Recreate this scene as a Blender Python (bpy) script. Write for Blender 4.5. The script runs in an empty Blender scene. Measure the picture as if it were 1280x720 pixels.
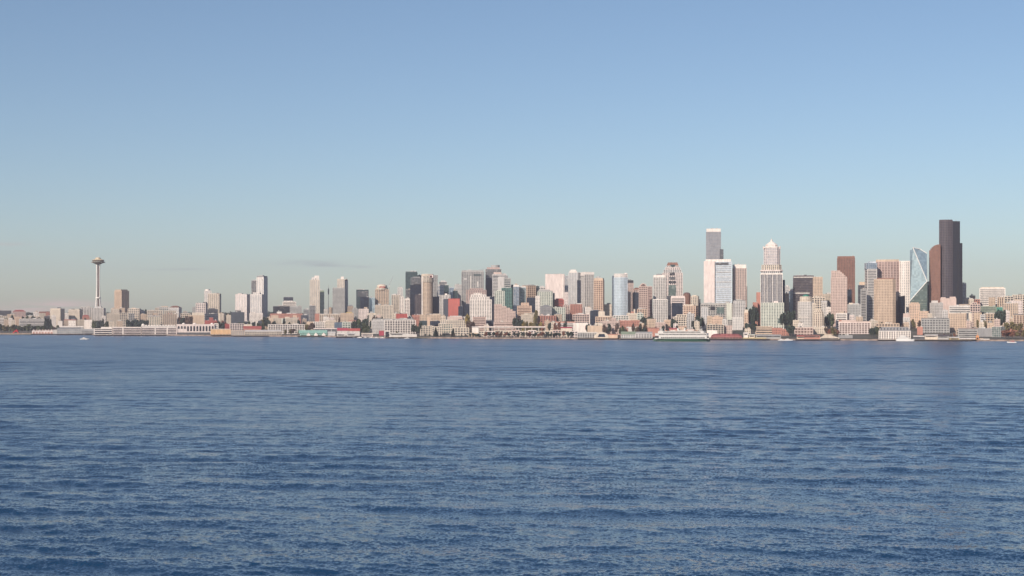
import bpy, math, random
import numpy as np
from mathutils import Vector
random.seed(7)
R = math.radians
S = bpy.context.scene
C = S.collection
F = 1900.0          # focal length in pixels of the 1280 px wide photograph
CAMH = 39.37        # eye height above the water
HOR = 401.0         # row of the horizon

# ------------------------------------------------------------------ materials
MATS = {}
PAL = dict(
 white=(.72,.66,.61), white2=(.56,.53,.50), cream=(.60,.52,.43), cream2=(.50,.435,.36), tan=(.52,.405,.31), tan2=(.40,.32,.255), mgrey=(.29,.28,.29),
 peach=(.57,.42,.32), pink=(.52,.405,.36), pink2=(.44,.33,.30), pinkw=(.67,.58,.545), brick=(.42,.20,.155), brick2=(.24,.12,.10),
 brown=(.22,.115,.085), brown2=(.15,.09,.08), purple=(.095,.080,.088), red=(.36,.085,.075), redroof=(.32,.09,.08), grey=(.36,.355,.345), grey2=(.25,.25,.255),
 lgrey=(.52,.50,.485), dgrey=(.10,.105,.115), slate=(.07,.08,.10), black=(.035,.037,.045), teal=(.22,.45,.38), green=(.22,.27,.20),
 gcream=(.53,.54,.475), dteal=(.07,.10,.105), bluew=(.50,.56,.62), orange=(.60,.39,.22), orangev=(.8,.25,.03), concrete=(.40,.38,.35),
 pile=(.05,.04,.035), ferrygreen=(.025,.085,.055), paint=(.74,.73,.70), domegreen=(.06,.22,.17), metal=(.30,.31,.32), yellow=(.55,.42,.18), magenta=(.34,.06,.085))

def wallmat(key):
    k = 'w_' + key
    if k in MATS: return MATS[k]
    c = PAL[key]
    m = bpy.data.materials.new('wall_' + key); m.use_nodes = True
    nt = m.node_tree; p = nt.nodes['Principled BSDF']
    tc = nt.nodes.new('ShaderNodeTexCoord')
    mp = nt.nodes.new('ShaderNodeMapping'); mp.inputs['Scale'].default_value = (1, 1, .25)
    nz = nt.nodes.new('ShaderNodeTexNoise'); nz.inputs['Scale'].default_value = .22; nz.inputs['Detail'].default_value = 5; nz.inputs['Roughness'].default_value = .65
    oi = nt.nodes.new('ShaderNodeObjectInfo')
    mr = nt.nodes.new('ShaderNodeMapRange'); mr.inputs['From Min'].default_value = .3; mr.inputs['From Max'].default_value = .7
    mr.inputs['To Min'].default_value = .78; mr.inputs['To Max'].default_value = 1.14
    mx = nt.nodes.new('ShaderNodeMixRGB'); mx.blend_type = 'MULTIPLY'; mx.inputs[0].default_value = 1; mx.inputs[1].default_value = (*c, 1)
    nt.links.new(tc.outputs['Object'], mp.inputs[0]); nt.links.new(mp.outputs[0], nz.inputs[0])
    nt.links.new(nz.outputs[0], mr.inputs[0]); nt.links.new(mr.outputs[0], mx.inputs[2]); nt.links.new(mx.outputs[0], p.inputs['Base Color'])
    p.inputs['Roughness'].default_value = .75; p.inputs['Specular IOR Level'].default_value = .35
    MATS[k] = m; return m

GL = dict(dk=((.04,.042,.052),.16,(.17,.16,.15)), md=((.13,.135,.145),.3,(.30,.28,.26)), bl=((.20,.27,.35),.5,(.38,.42,.46)), gn=((.15,.20,.19),.4,(.34,.37,.34)),
          lt=((.46,.48,.50),.4,(.58,.56,.53)), nv=((.022,.032,.055),.3,(.05,.07,.10)), br=((.15,.10,.09),.25,(.28,.20,.17)), sk=((.40,.52,.57),.5,(.43,.54,.58)), tl=((.06,.095,.10),.4,(.12,.16,.16)))
def glassmat(key):
    k = 'g_' + key
    if k in MATS: return MATS[k]
    c, met, c2 = GL[key]
    m = bpy.data.materials.new('glazing_' + key); m.use_nodes = True
    nt = m.node_tree; p = nt.nodes['Principled BSDF']
    tc = nt.nodes.new('ShaderNodeTexCoord')
    mp = nt.nodes.new('ShaderNodeVectorMath'); mp.operation = 'MULTIPLY_ADD'
    mp.inputs[1].default_value = (1/4.2, 1/4.2, 1/4.0); mp.inputs[2].default_value = (.37, .37, .02)
    fl = nt.nodes.new('ShaderNodeVectorMath'); fl.operation = 'FLOOR'
    wn = nt.nodes.new('ShaderNodeTexWhiteNoise'); wn.noise_dimensions = '3D'
    nz = nt.nodes.new('ShaderNodeTexNoise'); nz.inputs['Scale'].default_value = .035; nz.inputs['Detail'].default_value = 3
    ad = nt.nodes.new('ShaderNodeMath'); ad.operation = 'ADD'
    rp = nt.nodes.new('ShaderNodeValToRGB')
    e = rp.color_ramp.elements
    e[0].position = .35; e[0].color = (*[v*.75 for v in c], 1); e[1].position = 1.0; e[1].color = (*c, 1)
    x = rp.color_ramp.elements.new(.8); x.color = (*c, 1)
    e[-1].color = (*c2, 1); 
    sc = nt.nodes.new('ShaderNodeMath'); sc.operation = 'MULTIPLY'; sc.inputs[1].default_value = .75
    nt.links.new(tc.outputs['Object'], mp.inputs[0]); nt.links.new(mp.outputs[0], fl.inputs[0]); nt.links.new(fl.outputs[0], wn.inputs[0])
    nt.links.new(tc.outputs['Object'], nz.inputs[0])
    nt.links.new(wn.outputs['Value'], sc.inputs[0]); nt.links.new(sc.outputs[0], ad.inputs[0])
    n2 = nt.nodes.new('ShaderNodeMath'); n2.operation = 'MULTIPLY'; n2.inputs[1].default_value = .4
    nt.links.new(nz.outputs[0], n2.inputs[0]); nt.links.new(n2.outputs[0], ad.inputs[1])
    nt.links.new(ad.outputs[0], rp.inputs[0]); nt.links.new(rp.outputs[0], p.inputs['Base Color'])
    p.inputs['Metallic'].default_value = met; p.inputs['Roughness'].default_value = .22
    MATS[k] = m; return m

def plainmat(name, col, rough=.6, metal=0, nscale=.5, var=.25, col2=None, ramp=(.4,.6), wide=None):
    if name in MATS: return MATS[name]
    m = bpy.data.materials.new(name); m.use_nodes = True
    nt = m.node_tree; p = nt.nodes['Principled BSDF']
    tc = nt.nodes.new('ShaderNodeTexCoord')
    nz = nt.nodes.new('ShaderNodeTexNoise'); nz.inputs['Scale'].default_value = nscale; nz.inputs['Detail'].default_value = 6
    rp = nt.nodes.new('ShaderNodeValToRGB'); e = rp.color_ramp.elements
    e[0].position, e[1].position = ramp
    c2 = col2 or [v*(1-var) for v in col]
    e[0].color = (*c2, 1); e[1].color = (*col, 1)
    nt.links.new(tc.outputs['Object'], nz.inputs[0]); nt.links.new(nz.outputs[0], rp.inputs[0]); nt.links.new(rp.outputs[0], p.inputs['Base Color'])
    p.inputs['Roughness'].default_value = rough; p.inputs['Metallic'].default_value = metal
    MATS[name] = m; return m

# ------------------------------------------------------------------ mesh builder
class MB:
    def __init__(s): s.v = []; s.f = []
    def box(s, x0, x1, y0, y1, z0, z1):
        n = len(s.v)
        s.v += [(x0,y0,z0),(x1,y0,z0),(x1,y1,z0),(x0,y1,z0),(x0,y0,z1),(x1,y0,z1),(x1,y1,z1),(x0,y1,z1)]
        s.f += [(n,n+3,n+2,n+1),(n+4,n+5,n+6,n+7),(n,n+1,n+5,n+4),(n+1,n+2,n+6,n+5),(n+2,n+3,n+7,n+6),(n+3,n,n+4,n+7)]
        return s
    def prism(s, poly, z0, z1, top=None):
        n = len(s.v); k = len(poly); top = top or poly
        s.v += [(x,y,z0) for x,y in poly] + [(p[0],p[1],p[2] if len(p)>2 else z1) for p in top]
        s.f += [tuple(reversed(range(n,n+k))), tuple(range(n+k,n+2*k))]
        for i in range(k):
            j = (i+1) % k; s.f.append((n+i,n+j,n+k+j,n+k+i))
        return s
    def obox(s, a, b, nrm, u0, u1, t0, t1, z0, z1):   # box along an edge a->b, between u0..u1 metres, sticking out t0..t1
        ex, ey = b[0]-a[0], b[1]-a[1]; L = math.hypot(ex,ey) or 1; ex/=L; ey/=L
        P = lambda u,t: (a[0]+ex*u+nrm[0]*t, a[1]+ey*u+nrm[1]*t)
        return s.prism([P(u0,t1),P(u1,t1),P(u1,t0),P(u0,t0)], z0, z1)
    def extr_x(s, prof, x0, x1):     # profile in (y,z) extruded along x
        n = len(s.v); k = len(prof)
        s.v += [(x0,y,z) for y,z in prof] + [(x1,y,z) for y,z in prof]
        s.f += [tuple(range(n,n+k)), tuple(reversed(range(n+k,n+2*k)))]
        for i in range(k):
            j=(i+1)%k; s.f.append((n+j,n+i,n+k+i,n+k+j))
        return s
    def extr_y(s, prof, y0, y1):     # profile in (x,z) extruded along y
        n = len(s.v); k = len(prof)
        s.v += [(x,y0,z) for x,z in prof] + [(x,y1,z) for x,z in prof]
        s.f += [tuple(reversed(range(n,n+k))), tuple(range(n+k,n+2*k))]
        for i in range(k):
            j=(i+1)%k; s.f.append((n+i,n+j,n+k+j,n+k+i))
        return s
    def tube(s, p, q, r0, r1=None, k=8):
        r1 = r0 if r1 is None else r1
        p = Vector(p); q = Vector(q); d = (q-p).normalized()
        a = d.orthogonal().normalized(); b = d.cross(a); n = len(s.v)
        for c, r in ((p,r0),(q,r1)):
            for i in range(k):
                t = 2*math.pi*i/k; s.v.append(tuple(c + a*math.cos(t)*r + b*math.sin(t)*r))
        s.f += [tuple(reversed(range(n,n+k))), tuple(range(n+k,n+2*k))]
        for i in range(k):
            j=(i+1)%k; s.f.append((n+i,n+j,n+k+j,n+k+i))
        return s
    def lathe(s, prof, k=32, cx=0, cy=0, sy=1):
        n = len(s.v)
        for r, z in prof:
            for i in range(k):
                t = 2*math.pi*i/k; s.v.append((cx+r*math.cos(t), cy+sy*r*math.sin(t), z))
        for a in range(len(prof)-1):
            for i in range(k):
                j=(i+1)%k; s.f.append((n+a*k+i,n+a*k+j,n+(a+1)*k+j,n+(a+1)*k+i))
        s.f += [tuple(reversed(range(n,n+k))), tuple(range(n+(len(prof)-1)*k, n+len(prof)*k))]
        return s
    def build(s, name, mat, parent=None, smooth=False, loc=None):
        me = bpy.data.meshes.new(name); me.from_pydata(s.v, [], s.f); me.materials.append(mat); me.update()
        if smooth: me.polygons.foreach_set('use_smooth', [True]*len(me.polygons))
        o = bpy.data.objects.new(name, me); C.objects.link(o)
        if parent: o.parent = parent
        if loc: o.location = loc
        return o

def tag(o, label=None, cat=None, group=None, kind=None):
    if label: o['label'] = label
    if cat: o['category'] = cat
    if group: o['group'] = group
    if kind: o['kind'] = kind
    return o
def empty(name, loc, rz=0):
    o = bpy.data.objects.new(name, None); o.empty_display_size = 1; C.objects.link(o)
    o.location = loc; o.rotation_euler = (0,0,rz); return o

# ------------------------------------------------------------------ shoreline and terrain
HF = F*CAMH
SH = [(-700,415.6),(-300,416.6),(0,418.0),(80,418.3),(230,419.7),(380,421.0),(530,423.0),(680,423.9),(830,424.5),(980,425.3),(1170,426.2),(1280,426.6),(1600,427.4),(2100,428.2)]
_sx = []; _sy = []
for px, py in SH:
    Y = HF/(py-HOR); _sy.append(Y); _sx.append((px-640)/F*Y)
def shoreY(X): return float(np.interp(X, _sx, _sy))
def ground(o):
    return float(np.interp(o, [-1,0,60,160,500,900,1500,2100,3200,4500], [2.2,2.6,3.0,5,22,36,52,64,60,50]))
def at(px, o):
    Y = 3300.
    for _ in range(25):
        X = (px-640)/F*Y; Y = .5*Y + .5*(shoreY(X)+o)
    return (px-640)/F*Y, Y
def lay(L): return 40 + L*85

class Site:
    """a place in the city: local x runs across the line of sight, local y away from the viewer"""
    def __init__(s, name, px, o, yaw=0, z=None):
        s.px = px; s.X0, s.Y = at(px, o)
        s.z = ground(o) if z is None else z
        phi = math.atan2(s.X0, s.Y); s.k = s.Y/F*math.cos(phi)
        s.root = empty(name, (s.X0, s.Y, s.z), -phi + yaw)
    def X(s, px): return (px-s.px)*s.k
    def Z(s, py): return CAMH + (HOR-py)/F*s.Y - s.z
    def tag(s, label, cat, group=None): tag(s.root, label, cat, group); return s

# ------------------------------------------------------------------ facades
ST = dict( # floor height, bay, pier share, spandrel share, relief
 grid=(3.7,3.7,.50,.50,.35), gridL=(5.4,6.0,.30,.32,.6), band=(4.0,0,.0,.48,.5), bandL=(5.0,0,.0,.5,.5), vert=(4.0,4.0,.52,.2,.4), vertL=(4.0,4.8,.46,.26,.4),
 glass=(4.0,5.0,.08,.12,.2), resid=(3.5,6.0,.38,.46,.5), blank=(6.0,8.0,.80,.78,.3), fine=(3.6,3.2,.45,.5,.25), colon=(4.4,6.2,.24,.26,.9), deck=(4.6,0,.0,.36,1.2))
def norm_out(poly, i):
    a = poly[i]; b = poly[(i+1)%len(poly)]; ex, ey = b[0]-a[0], b[1]-a[1]; L = math.hypot(ex,ey) or 1
    return (ey/L, -ex/L), L     # outward for counter-clockwise footprints
def facade(fr, gl, poly, z0, z1, style):
    fh, bay, pr, sp, t = ST[style]
    H = z1-z0; nf = max(1, round(H/fh)); fh = H/nf
    gl.prism(poly, z0, z1-.05)
    for i in range(len(poly)):
        a = poly[i]; b = poly[(i+1)%len(poly)]; n, L = norm_out(poly, i)
        if L < .5: continue
        for k in range(nf+1):
            h = fh*sp
            za = z0+k*fh - h*.5; zb = za+h
            if k == nf: za = z1-h*.9; zb = z1+.35
            if k == 0: za = z0; zb = z0+h*.5
            fr.obox(a,b,n,-t*.97,L+t*.97,-.3,t*.9,za,zb)
        if bay:
            nb = max(1, round(L/bay)); bw = L/nb; pw = bw*pr
            for k in range(nb+1):
                u = k*bw; w = pw*.5
                fr.obox(a,b,n,max(-t*.97,u-w),min(L+t*.97,u+w),-.3,t,z0,z1+.3)
        else:
            fr.obox(a,b,n,-t*.96,min(1.2,L*.2),-.3,t,z0,z1+.3); fr.obox(a,b,n,L-min(1.2,L*.2),L+t*.96,-.3,t,z0,z1+.3)
def rect(w, d, cx=0, cy=0): return [(cx-w/2,cy-d/2),(cx+w/2,cy-d/2),(cx+w/2,cy+d/2),(cx-w/2,cy+d/2)]
def ell(w, d, k=20, cx=0, cy=0): return [(cx+w/2*math.cos(2*math.pi*i/k+.01), cy+d/2*math.sin(2*math.pi*i/k+.01)) for i in range(k)]
def octo(w, d, c, cx=0, cy=0):
    return [(cx-w/2+c,cy-d/2),(cx+w/2-c,cy-d/2),(cx+w/2,cy-d/2+c),(cx+w/2,cy+d/2-c),(cx+w/2-c,cy+d/2),(cx-w/2+c,cy+d/2),(cx-w/2,cy+d/2-c),(cx-w/2,cy-d/2+c)]
def scale_poly(p, s):
    cx = sum(q[0] for q in p)/len(p); cy = sum(q[1] for q in p)/len(p); return [(cx+(x-cx)*s, cy+(y-cy)*s) for x,y in p]

KIND = dict(T=('office_tower','office tower'), R=('residential_tower','apartment tower'), A=('apartment_block','apartment building'), O=('office_building','office building'),
            W=('warehouse','warehouse'), P=('pier_shed','pier shed'), M=('brick_building','brick building'), H=('hotel_building','hotel'))
ROOTS = []
def building(kind, x0, x1, ytop, L, style, wall, glass, label, **op):
    name, cat = KIND[kind]
    if wall in ('brick','brick2') and kind in 'AO': name, cat = 'brick_building', 'brick building'
    o = lay(L); px = (x0+x1)/2
    yaw = 0; xc = op.get('c')
    s0 = at(px, o)[1]/F
    wpx = (x1-x0)*s0
    if xc:
        a = (xc-x0)*s0; b = (x1-xc)*s0
        lo, hi = min(a,b), max(a,b)
        th = max(R(9), min(R(42), math.atan2(lo, hi)))
        w = hi/math.cos(th); d = min(lo/math.sin(th), 70); yaw = -th if b < a else th
    else:
        w = wpx; d = op.get('d', max(12, min(38, wpx*.8))); 
        yaw = random.uniform(-.03,.03) if w < 60 else 0
    s = Site(name, px, o, yaw); k = math.cos(math.atan2(s.X0, s.Y)); w *= k
    s.tag(label, op.get('cat', cat), op.get('group'))
    shape = op.get('shape')
    if shape == 'round': poly = ell(w, d)
    elif shape == 'oct': poly = octo(w, d, min(w,d)*.22)
    else: poly = rect(w, d)
    zt = s.Z(ytop); fr = MB(); gl = MB(); zb = -4
    slope = op.get('slope'); gab = op.get('gable')
    cap = op.get('cap')
    ztf = s.Z(cap[0]) if cap else zt
    if style == 'solid':
        fr.prism(poly, zb, ztf)
    else:
        facade(fr, gl, poly, zb, ztf, style); gl.build('window', glassmat(glass), s.root)
    fr.build('wall', wallmat(wall), s.root)
    if cap:   # a crown band of another material
        if len(cap) > 2:
            cf = MB(); cg = MB(); facade(cf, cg, scale_poly(poly, .985), ztf+.4, zt, cap[2]); co_ = cf.build('crown', wallmat(cap[1]), s.root)
            cg.build('crown_glazing', glassmat(op.get('capg','bl')), co_)
        else:
            MB().prism(scale_poly(poly,.985), ztf+.3, zt).build('crown', wallmat(cap[1]), s.root)
    # roof with parapet
    rc = op.get('roof', 'grey')
    if gab:       # gable (ridge along x) ; gab = ridge row, or hip
        zr = s.Z(gab); e = .8
        hip = op.get('hip', 0)
        ys = [p[1] for p in poly]; xs = [p[0] for p in poly]
        x_0, x_1, y_0, y_1 = min(xs)-e, max(xs)+e, min(ys)-e, max(ys)+e; ym = (y_0+y_1)/2
        hi_ = (x_1-x_0)*hip
        m = MB(); m.v = [(x_0,y_0,zt+.4),(x_1,y_0,zt+.4),(x_1,y_1,zt+.4),(x_0,y_1,zt+.4),(x_0+hi_,ym,zr),(x_1-hi_,ym,zr)]
        m.f = [(0,1,5,4),(2,3,4,5),(1,2,5),(3,0,4),(0,3,2,1)]; roof_ = m.build('roof', wallmat(rc), s.root)
    else:
        m = MB(); m.prism(scale_poly(poly,.97), zt-.1, zt+.15)
        roof_ = m.build('roof', wallmat(rc), s.root)
    for (a, b, t, *rest) in op.get('up', []):   # higher blocks of the same building
        st = rest[0] if rest else style; wc = rest[1] if len(rest) > 1 else wall; g2 = rest[2] if len(rest) > 2 else glass
        cx = (s.X((a+b)/2)); ww = (b-a)*s.k; dd = min(d*.85, max(10, ww))
        if st == 'round': pp = ell(ww, ww, 20, cx, 0); st = 'solid'
        else: pp = rect(ww, dd, cx, 0)
        f2 = MB(); g_ = MB()
        if st == 'solid': f2.prism(pp, zt-.5, s.Z(t))
        else: facade(f2, g_, pp, zt-.5, s.Z(t), st)
        ub = f2.build('upper_block', wallmat(wc), s.root)
        if g_.v: g_.build('upper_window', glassmat(g2), ub)
        MB().prism(scale_poly(pp,.9), s.Z(t)-.2, s.Z(t)+.2).build('upper_roof', wallmat('grey'), ub)
    for (a, b, y0, y1, wc) in op.get('panel', []):   # coloured or plain facade panels, proud of the front
        MB().box(s.X(a), s.X(b), -d/2-1.0, -d/2+.4, s.Z(y1), s.Z(y0)).build('facade_panel', (glassmat(wc[1:]) if wc[0]=='_' else wallmat(wc)), s.root)
    r = random.Random(int(x0*7+ytop))
    if not gab and w > 9:      # machinery on the roof
        if not op.get('nopent') and not op.get('up'):
            ww = w*r.uniform(.25,.5); cx = r.uniform(-.2,.2)*w
            MB().box(cx-ww/2, cx+ww/2, -d*.2, d*.25, zt+.1, zt+r.uniform(2.4,4.6)).build('penthouse', wallmat(r.choice(['grey','lgrey','concrete','grey2','tan2'])), roof_)
        for _ in range(r.randint(1, 4)):
            a_ = r.uniform(-.42,.36)*w; b_ = a_+r.uniform(.05,.16)*w; y_ = r.uniform(-.4,-.1)*d
            MB().box(a_, b_, y_, y_+d*.18, zt+.12, zt+r.uniform(1.0,2.6)).build('roof_vent', wallmat(r.choice(['grey','lgrey','dgrey','white2','concrete'])), roof_)
        if zt > 70 and r.random() < .45:
            a_ = r.uniform(-.3,.3)*w; MB().tube((a_,0,zt),(a_,0,zt+r.uniform(5,10)),.35,.12,6).build('antenna', wallmat('lgrey'), roof_)
    ROOTS.append(s.root)
    return s
SKYSTR=.091; SUNSTR=4.8; EXPO=0.17; AIR=.86; DUST=.62; OZONE=2.4; HAZE=4.2e-5
# ------------------------------------------------------------------ the city, from left to right (columns and rows of the photograph give each building its bearing and height)
B = building
# -- far left, above the park
B('O',-14,14,388.3,11,'band','dgrey','dk','dark flat office block on the ridge at the far left edge of the city')
B('A',-22,9,395,6,'gridL','cream','dk','cream low apartment block cut by the left edge of the photo',d=20)
B('A',9,19,393,7,'grid','tan','md','small tan apartment block next to the cream one at the left edge',d=18)
B('A',16,32,389.5,9,'grid','pink2','dk','pinkish brown apartment house with red hipped roof above the park',gable=387.3,hip=.25,roof='redroof')
B('A',18,27,396.5,5,'grid','peach','dk','orange tan small house block behind the park trees',d=16)
B('A',32,50,395.2,8,'gridL','cream','md','long low cream block above the black banded office by the park',d=20)
B('A',42,49,390,10,'grid','white','dk','little white block standing on the slope beside the tan one with brown roof',d=14)
B('A',49,57,391.5,9,'grid','cream2','dk','tan block with small brown gabled roof left of the tall cream slab',gable=389.4,roof='brown')
B('O',24,56,398.6,4,'bandL','white2','nv','long low black glass office with two white floor bands behind the park trees',d=26,nopent=1)
B('O',55.5,63.5,395.3,6,'vert','dgrey','dk','narrow dark grey block joining the black banded office and the cream slab',d=18)
B('A',63,80.5,385.8,5,'grid','cream','md','plain cream apartment slab with a dark right side, tallest by the park',c=75.5,up=[(72.5,75.5,384.2,'solid','dgrey')])
B('A',79,87,391.5,8,'grid','white','dk','small white block in the gap right of the cream slab by the park',d=16)
B('A',86,103.5,387,6,'grid','cream','md','broad cream apartment block with dark right side left of the observation tower',c=99.5)
B('A',80,95.5,399.3,3,'grid','tan2','dk','low brown building with thin red roof line left of the observation tower',cap=(400.2,'redroof'),d=20,nopent=1)
B('A',85.5,94.5,400.8,2.3,'blank','white','dk','plain white box in front of the low brown building with red roof line',d=14,nopent=1)
B('A',100.5,116,384,7,'vertL','white2','dk','pale apartment block with dark balcony stripes left behind the observation tower',d=30)
B('A',115,132,385.2,6.6,'vertL','white2','dk','grey white apartment block with balcony stripes at the foot of the observation tower',c=129.5,up=[(119,127,383.2,'solid','lgrey')])
B('A',103,111.5,395.4,4,'grid','brick','dk','small house with red hipped roof below the observation tower',gable=393.6,hip=.3,roof='redroof')
B('A',96.5,106,399.6,3,'grid','cream2','dk','low beige block with red edge between two white boxes',d=16,nopent=1)
B('A',105.5,111.6,400,2.4,'blank','white','dk','left of two plain white townhouse boxes below the observation tower',d=12,nopent=1)
B('A',112,117.4,400,2.4,'blank','white','dk','right of two plain white townhouse boxes below the observation tower',d=12,nopent=1)
B('O',117,127,401,3,'grid','purple','dk','low dark building beside the twin white boxes left of the cream complex',d=16,nopent=1)
B('A',133.5,150,391.8,4.5,'grid','cream2','md','left wing of the large cream apartment complex under the brown balconied tower',d=28,nopent=1)
B('A',149,159,391,4.1,'gridL','cream2','md','right wing of the large cream apartment complex behind the white cruise terminal',d=24,nopent=1)
B('A',138.5,149,386,6,'grid','cream','md','small cream block directly in front of the brown balconied tower, left half',d=16)
B('A',148,156,385,6.3,'grid','tan','md','small tan block directly in front of the brown balconied tower, right half',d=14)
B('R',143.3,161,363.6,7.5,'resid','tan','br','tan and brown balconied apartment tower standing alone right of the observation tower',c=152,up=[(146,157,362,'solid','tan2')])
B('A',160,176,385.8,5,'gridL','cream','md','cream block with a dark right side next to the large cream complex',c=174,up=[(165,170,384.8,'solid','peach')])
B('A',161,167.5,392,4.2,'gridL','grey','dk','small grey block with dark glazing set in front of the cream block',d=16,nopent=1)
B('A',176,183,392.8,5,'grid','tan','dk','small tan block between the dark trees and the glazed block',d=14)
B('A',184,203,388.2,8,'gridL','cream','md','long cream block on the slope with a pale flat roof behind the glazed block',d=24)
B('A',185,200,394.7,3.6,'vertL','cream','gn','glazed low block with cream corner piers and flat dark roof above the cruise terminal',cap=(396,'grey2'),d=22,nopent=1)
B('A',194,206,385,10,'grid','cream2','dk','beige block on the ridge left of the brown roofed mansion block',d=20)
B('A',199,213,383.8,9,'gridL','white2','gn','pale stepped block with green tinted windows left of the brown hipped roof block',d=22,up=[(202,210,382.8,'solid','tan')])
B('A',211.5,227,384.6,8,'grid','lgrey','md','grey apartment block under a brown hipped roof with dark right flank',c=223.5,gable=382.2,hip=.3,roof='brown')
B('A',203.5,221,392.6,4,'resid','tan2','md','brown and cream balconied block in front of the brown hipped roof block',d=26,up=[(210,215,391.4,'solid','brick')])
B('A',205.5,220,388.5,6,'resid','cream2','md','beige balconied block just below the brown hipped roof block',d=20)
B('A',220,223.5,391,4.6,'vertL','white','dk','very narrow white stair tower beside the brown and cream balconied block',d=10,nopent=1)
B('A',226,238,392,7,'gridL','cream','dk','low cream building with flat roof in the gap right of the brown roofed block',d=16)
B('O',235,255.3,394,4.4,'solid','tan','dk','blank beige ribbed building with sloped left shoulder above the arched terminal wing',up=[(240,255.2,390.8,'solid','cream')],nopent=1)
B('A',240.5,247,384,8,'grid','grey','md','grey small tower with roof cabin left of the pink white block',up=[(246,248,378.4,'solid','dgrey')])
B('A',245,259.5,379,7,'gridL','pinkw','md','pinkish white block with dark right side in front of the slim white tower',c=256.8,up=[(254,258.5,377.6,'solid','dgrey')])
B('R',255.5,264,363.6,9.5,'vert','white','lt','slim white apartment tower with rounded top left of the broad cream tower',up=[(256.5,262.5,361.6,'round','white')],nopent=1)
B('R',260,276.3,367.2,8.6,'resid','cream','md','broad cream apartment tower with a dark right edge, neighbour of the slim white tower',c=274)
B('O',259,272,386.5,6.6,'band','dgrey','nv','dark blue grey office with stepped roof in front of the broad cream tower',up=[(261,269,385.3,'solid','slate')])
B('O',256.5,272.5,392.3,4.6,'bandL','slate','nv','dark glass block with pale terrace lines in front of the stepped dark office',d=24)
B('A',256,271,400.5,3,'solid','redroof','dk','low building with red gabled lantern roof behind the arched terminal wing',up=[(261.5,266.5,397,'solid','redroof')],nopent=1)
B('A',273,281.3,392,6,'grid','cream','md','cream rounded block among dark trees right of the broad cream tower',shape='oct')
B('O',289,305.5,390.3,5.5,'grid','slate','tl','dark grey glass office with a small dark roof cabin above the columned pier building',d=30,up=[(294,301.5,388,'solid','dgrey')])
B('O',281.5,288.5,405,2,'grid','red','dk','small crimson block at the right end of the orange warehouse',d=14,nopent=1)
B('O',287.5,305,404.6,1.2,'colon','pinkw','dk','low grey building with pale columns right of the crimson block',d=20,roof='grey2',nopent=1)
B('A',305,316,405.4,2.4,'solid','cream','dk','low cream wall block behind the red gabled market roof',d=14,nopent=1)
B('O',303.5,316,401.8,4.5,'band','slate','nv','low navy blue roofed building behind the cream wall block',d=18,nopent=1)
B('M',304.5,326.5,411,.9,'solid','brick','dk','low shed under a bright red gabled roof on the waterfront',gable=407.6,roof='redroof',d=18)
B('R',294.5,313.5,368,7.6,'vertL','pinkw','lt','pinkish white apartment tower with dark right flank, left of the white gridded tower',c=308.5,up=[(298,303,366.8,'solid','pinkw')])
B('R',313,329.6,368,7,'resid','white','bl','white gridded apartment tower with blue glass bay and small roof steps',c=327,up=[(317,325,365.8,'resid','white','bl')])
B('A',312,328.3,391.6,4.4,'grid','white','dk','low white apartment block at the foot of the white gridded tower',up=[(313.5,320,389.8,'grid','white')],d=20)
B('R',314.3,322,350.8,9.5,'glass','lgrey','md','slim grey glass tower behind the white gridded tower')
B('R',321,334.3,345.2,8.6,'resid','white','bl','tall white framed glass tower with a black right side and dark roof edge',c=329.5,cap=(347,'grey2'))
B('O',322.5,327.5,401.2,3,'grid','slate','dk','tiny dark block between the trees left of the brick and cream terraces',d=12,nopent=1)
# -- 336..460
B('A',337.8,378,392.2,4.6,'grid','brick','md','long coral brick apartment terrace in front of the black office block',d=26,panel=[(339,348,394,400,'tan'),(356,362,396,402,'cream'),(366,371,394,401,'peach')],nopent=1)
B('A',336,372,397.8,3.6,'grid','cream2','md','cream and yellow lower terrace in front of the coral brick terrace',d=20,nopent=1,panel=[(336.5,342,398,405,'tan'),(352,357,398,404,'gcream')])
B('O',341.5,363,383,7,'glass','black','dk','wide low black glass office block, left half with no slope',d=34)
B('O',362.5,377,383,6.8,'fine','grey','md','grey glass office with slanted right edge joined to the black office block',d=30,nopent=1)
B('O',354.6,366.2,371.8,9,'bandL','slate','nv','small dark glass office on a white base rising behind the black office block',panel=[(354.8,366,376,377.2,'white')],up=[(355.2,365.6,371.4,'solid','slate')])
B('O',353.5,370,377.2,8.6,'band','white','dk','white terrace storeys at the foot of the small dark glass office',d=20,nopent=1)
B('O',379.5,386,387,7,'grid','grey2','tl','narrow grey green block right of the slanted grey office',d=14)
B('A',376.5,385.5,394,5,'grid','slate','nv','low navy block below the narrow grey green one',d=14)
B('O',335.5,383.5,405.6,1.6,'colon','white','dk','long low parking building with white frame and rows of dark openings',d=30,roof='grey',nopent=1)
B('R',386.7,394.6,382,6,'glass','lgrey','md','short grey glass block in front of the tall cream tapering tower',d=16)
B('R',387.5,399.4,350,8,'resid','cream','lt','tall cream white apartment tower stepping up to the right',up=[(390,396,347,'resid','white','lt'),(393,398.8,344.6,'solid','white')],nopent=1)
B('R',399.6,405.2,363.2,9.5,'glass','slate','tl','slim dark glass tower touching the tall cream stepped tower',cap=(365.2,'green'))
B('O',415.8,431,360.4,8,'fine','grey','md','grey flat topped office tower in front of the cream tower with black roof flag',up=[(416.2,423,359.6,'solid','grey')])
B('R',421.8,430.6,349,9.4,'resid','cream','lt','cream tower with white cap peeping from behind the grey flat topped tower',up=[(426,430,345.8,'solid','white')],nopent=1)
B('R',430.4,434.8,350,9.8,'resid','white2','lt','very slim pale tower with dark roof fin right of the grey flat topped tower',cap=(351,'black'))
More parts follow.
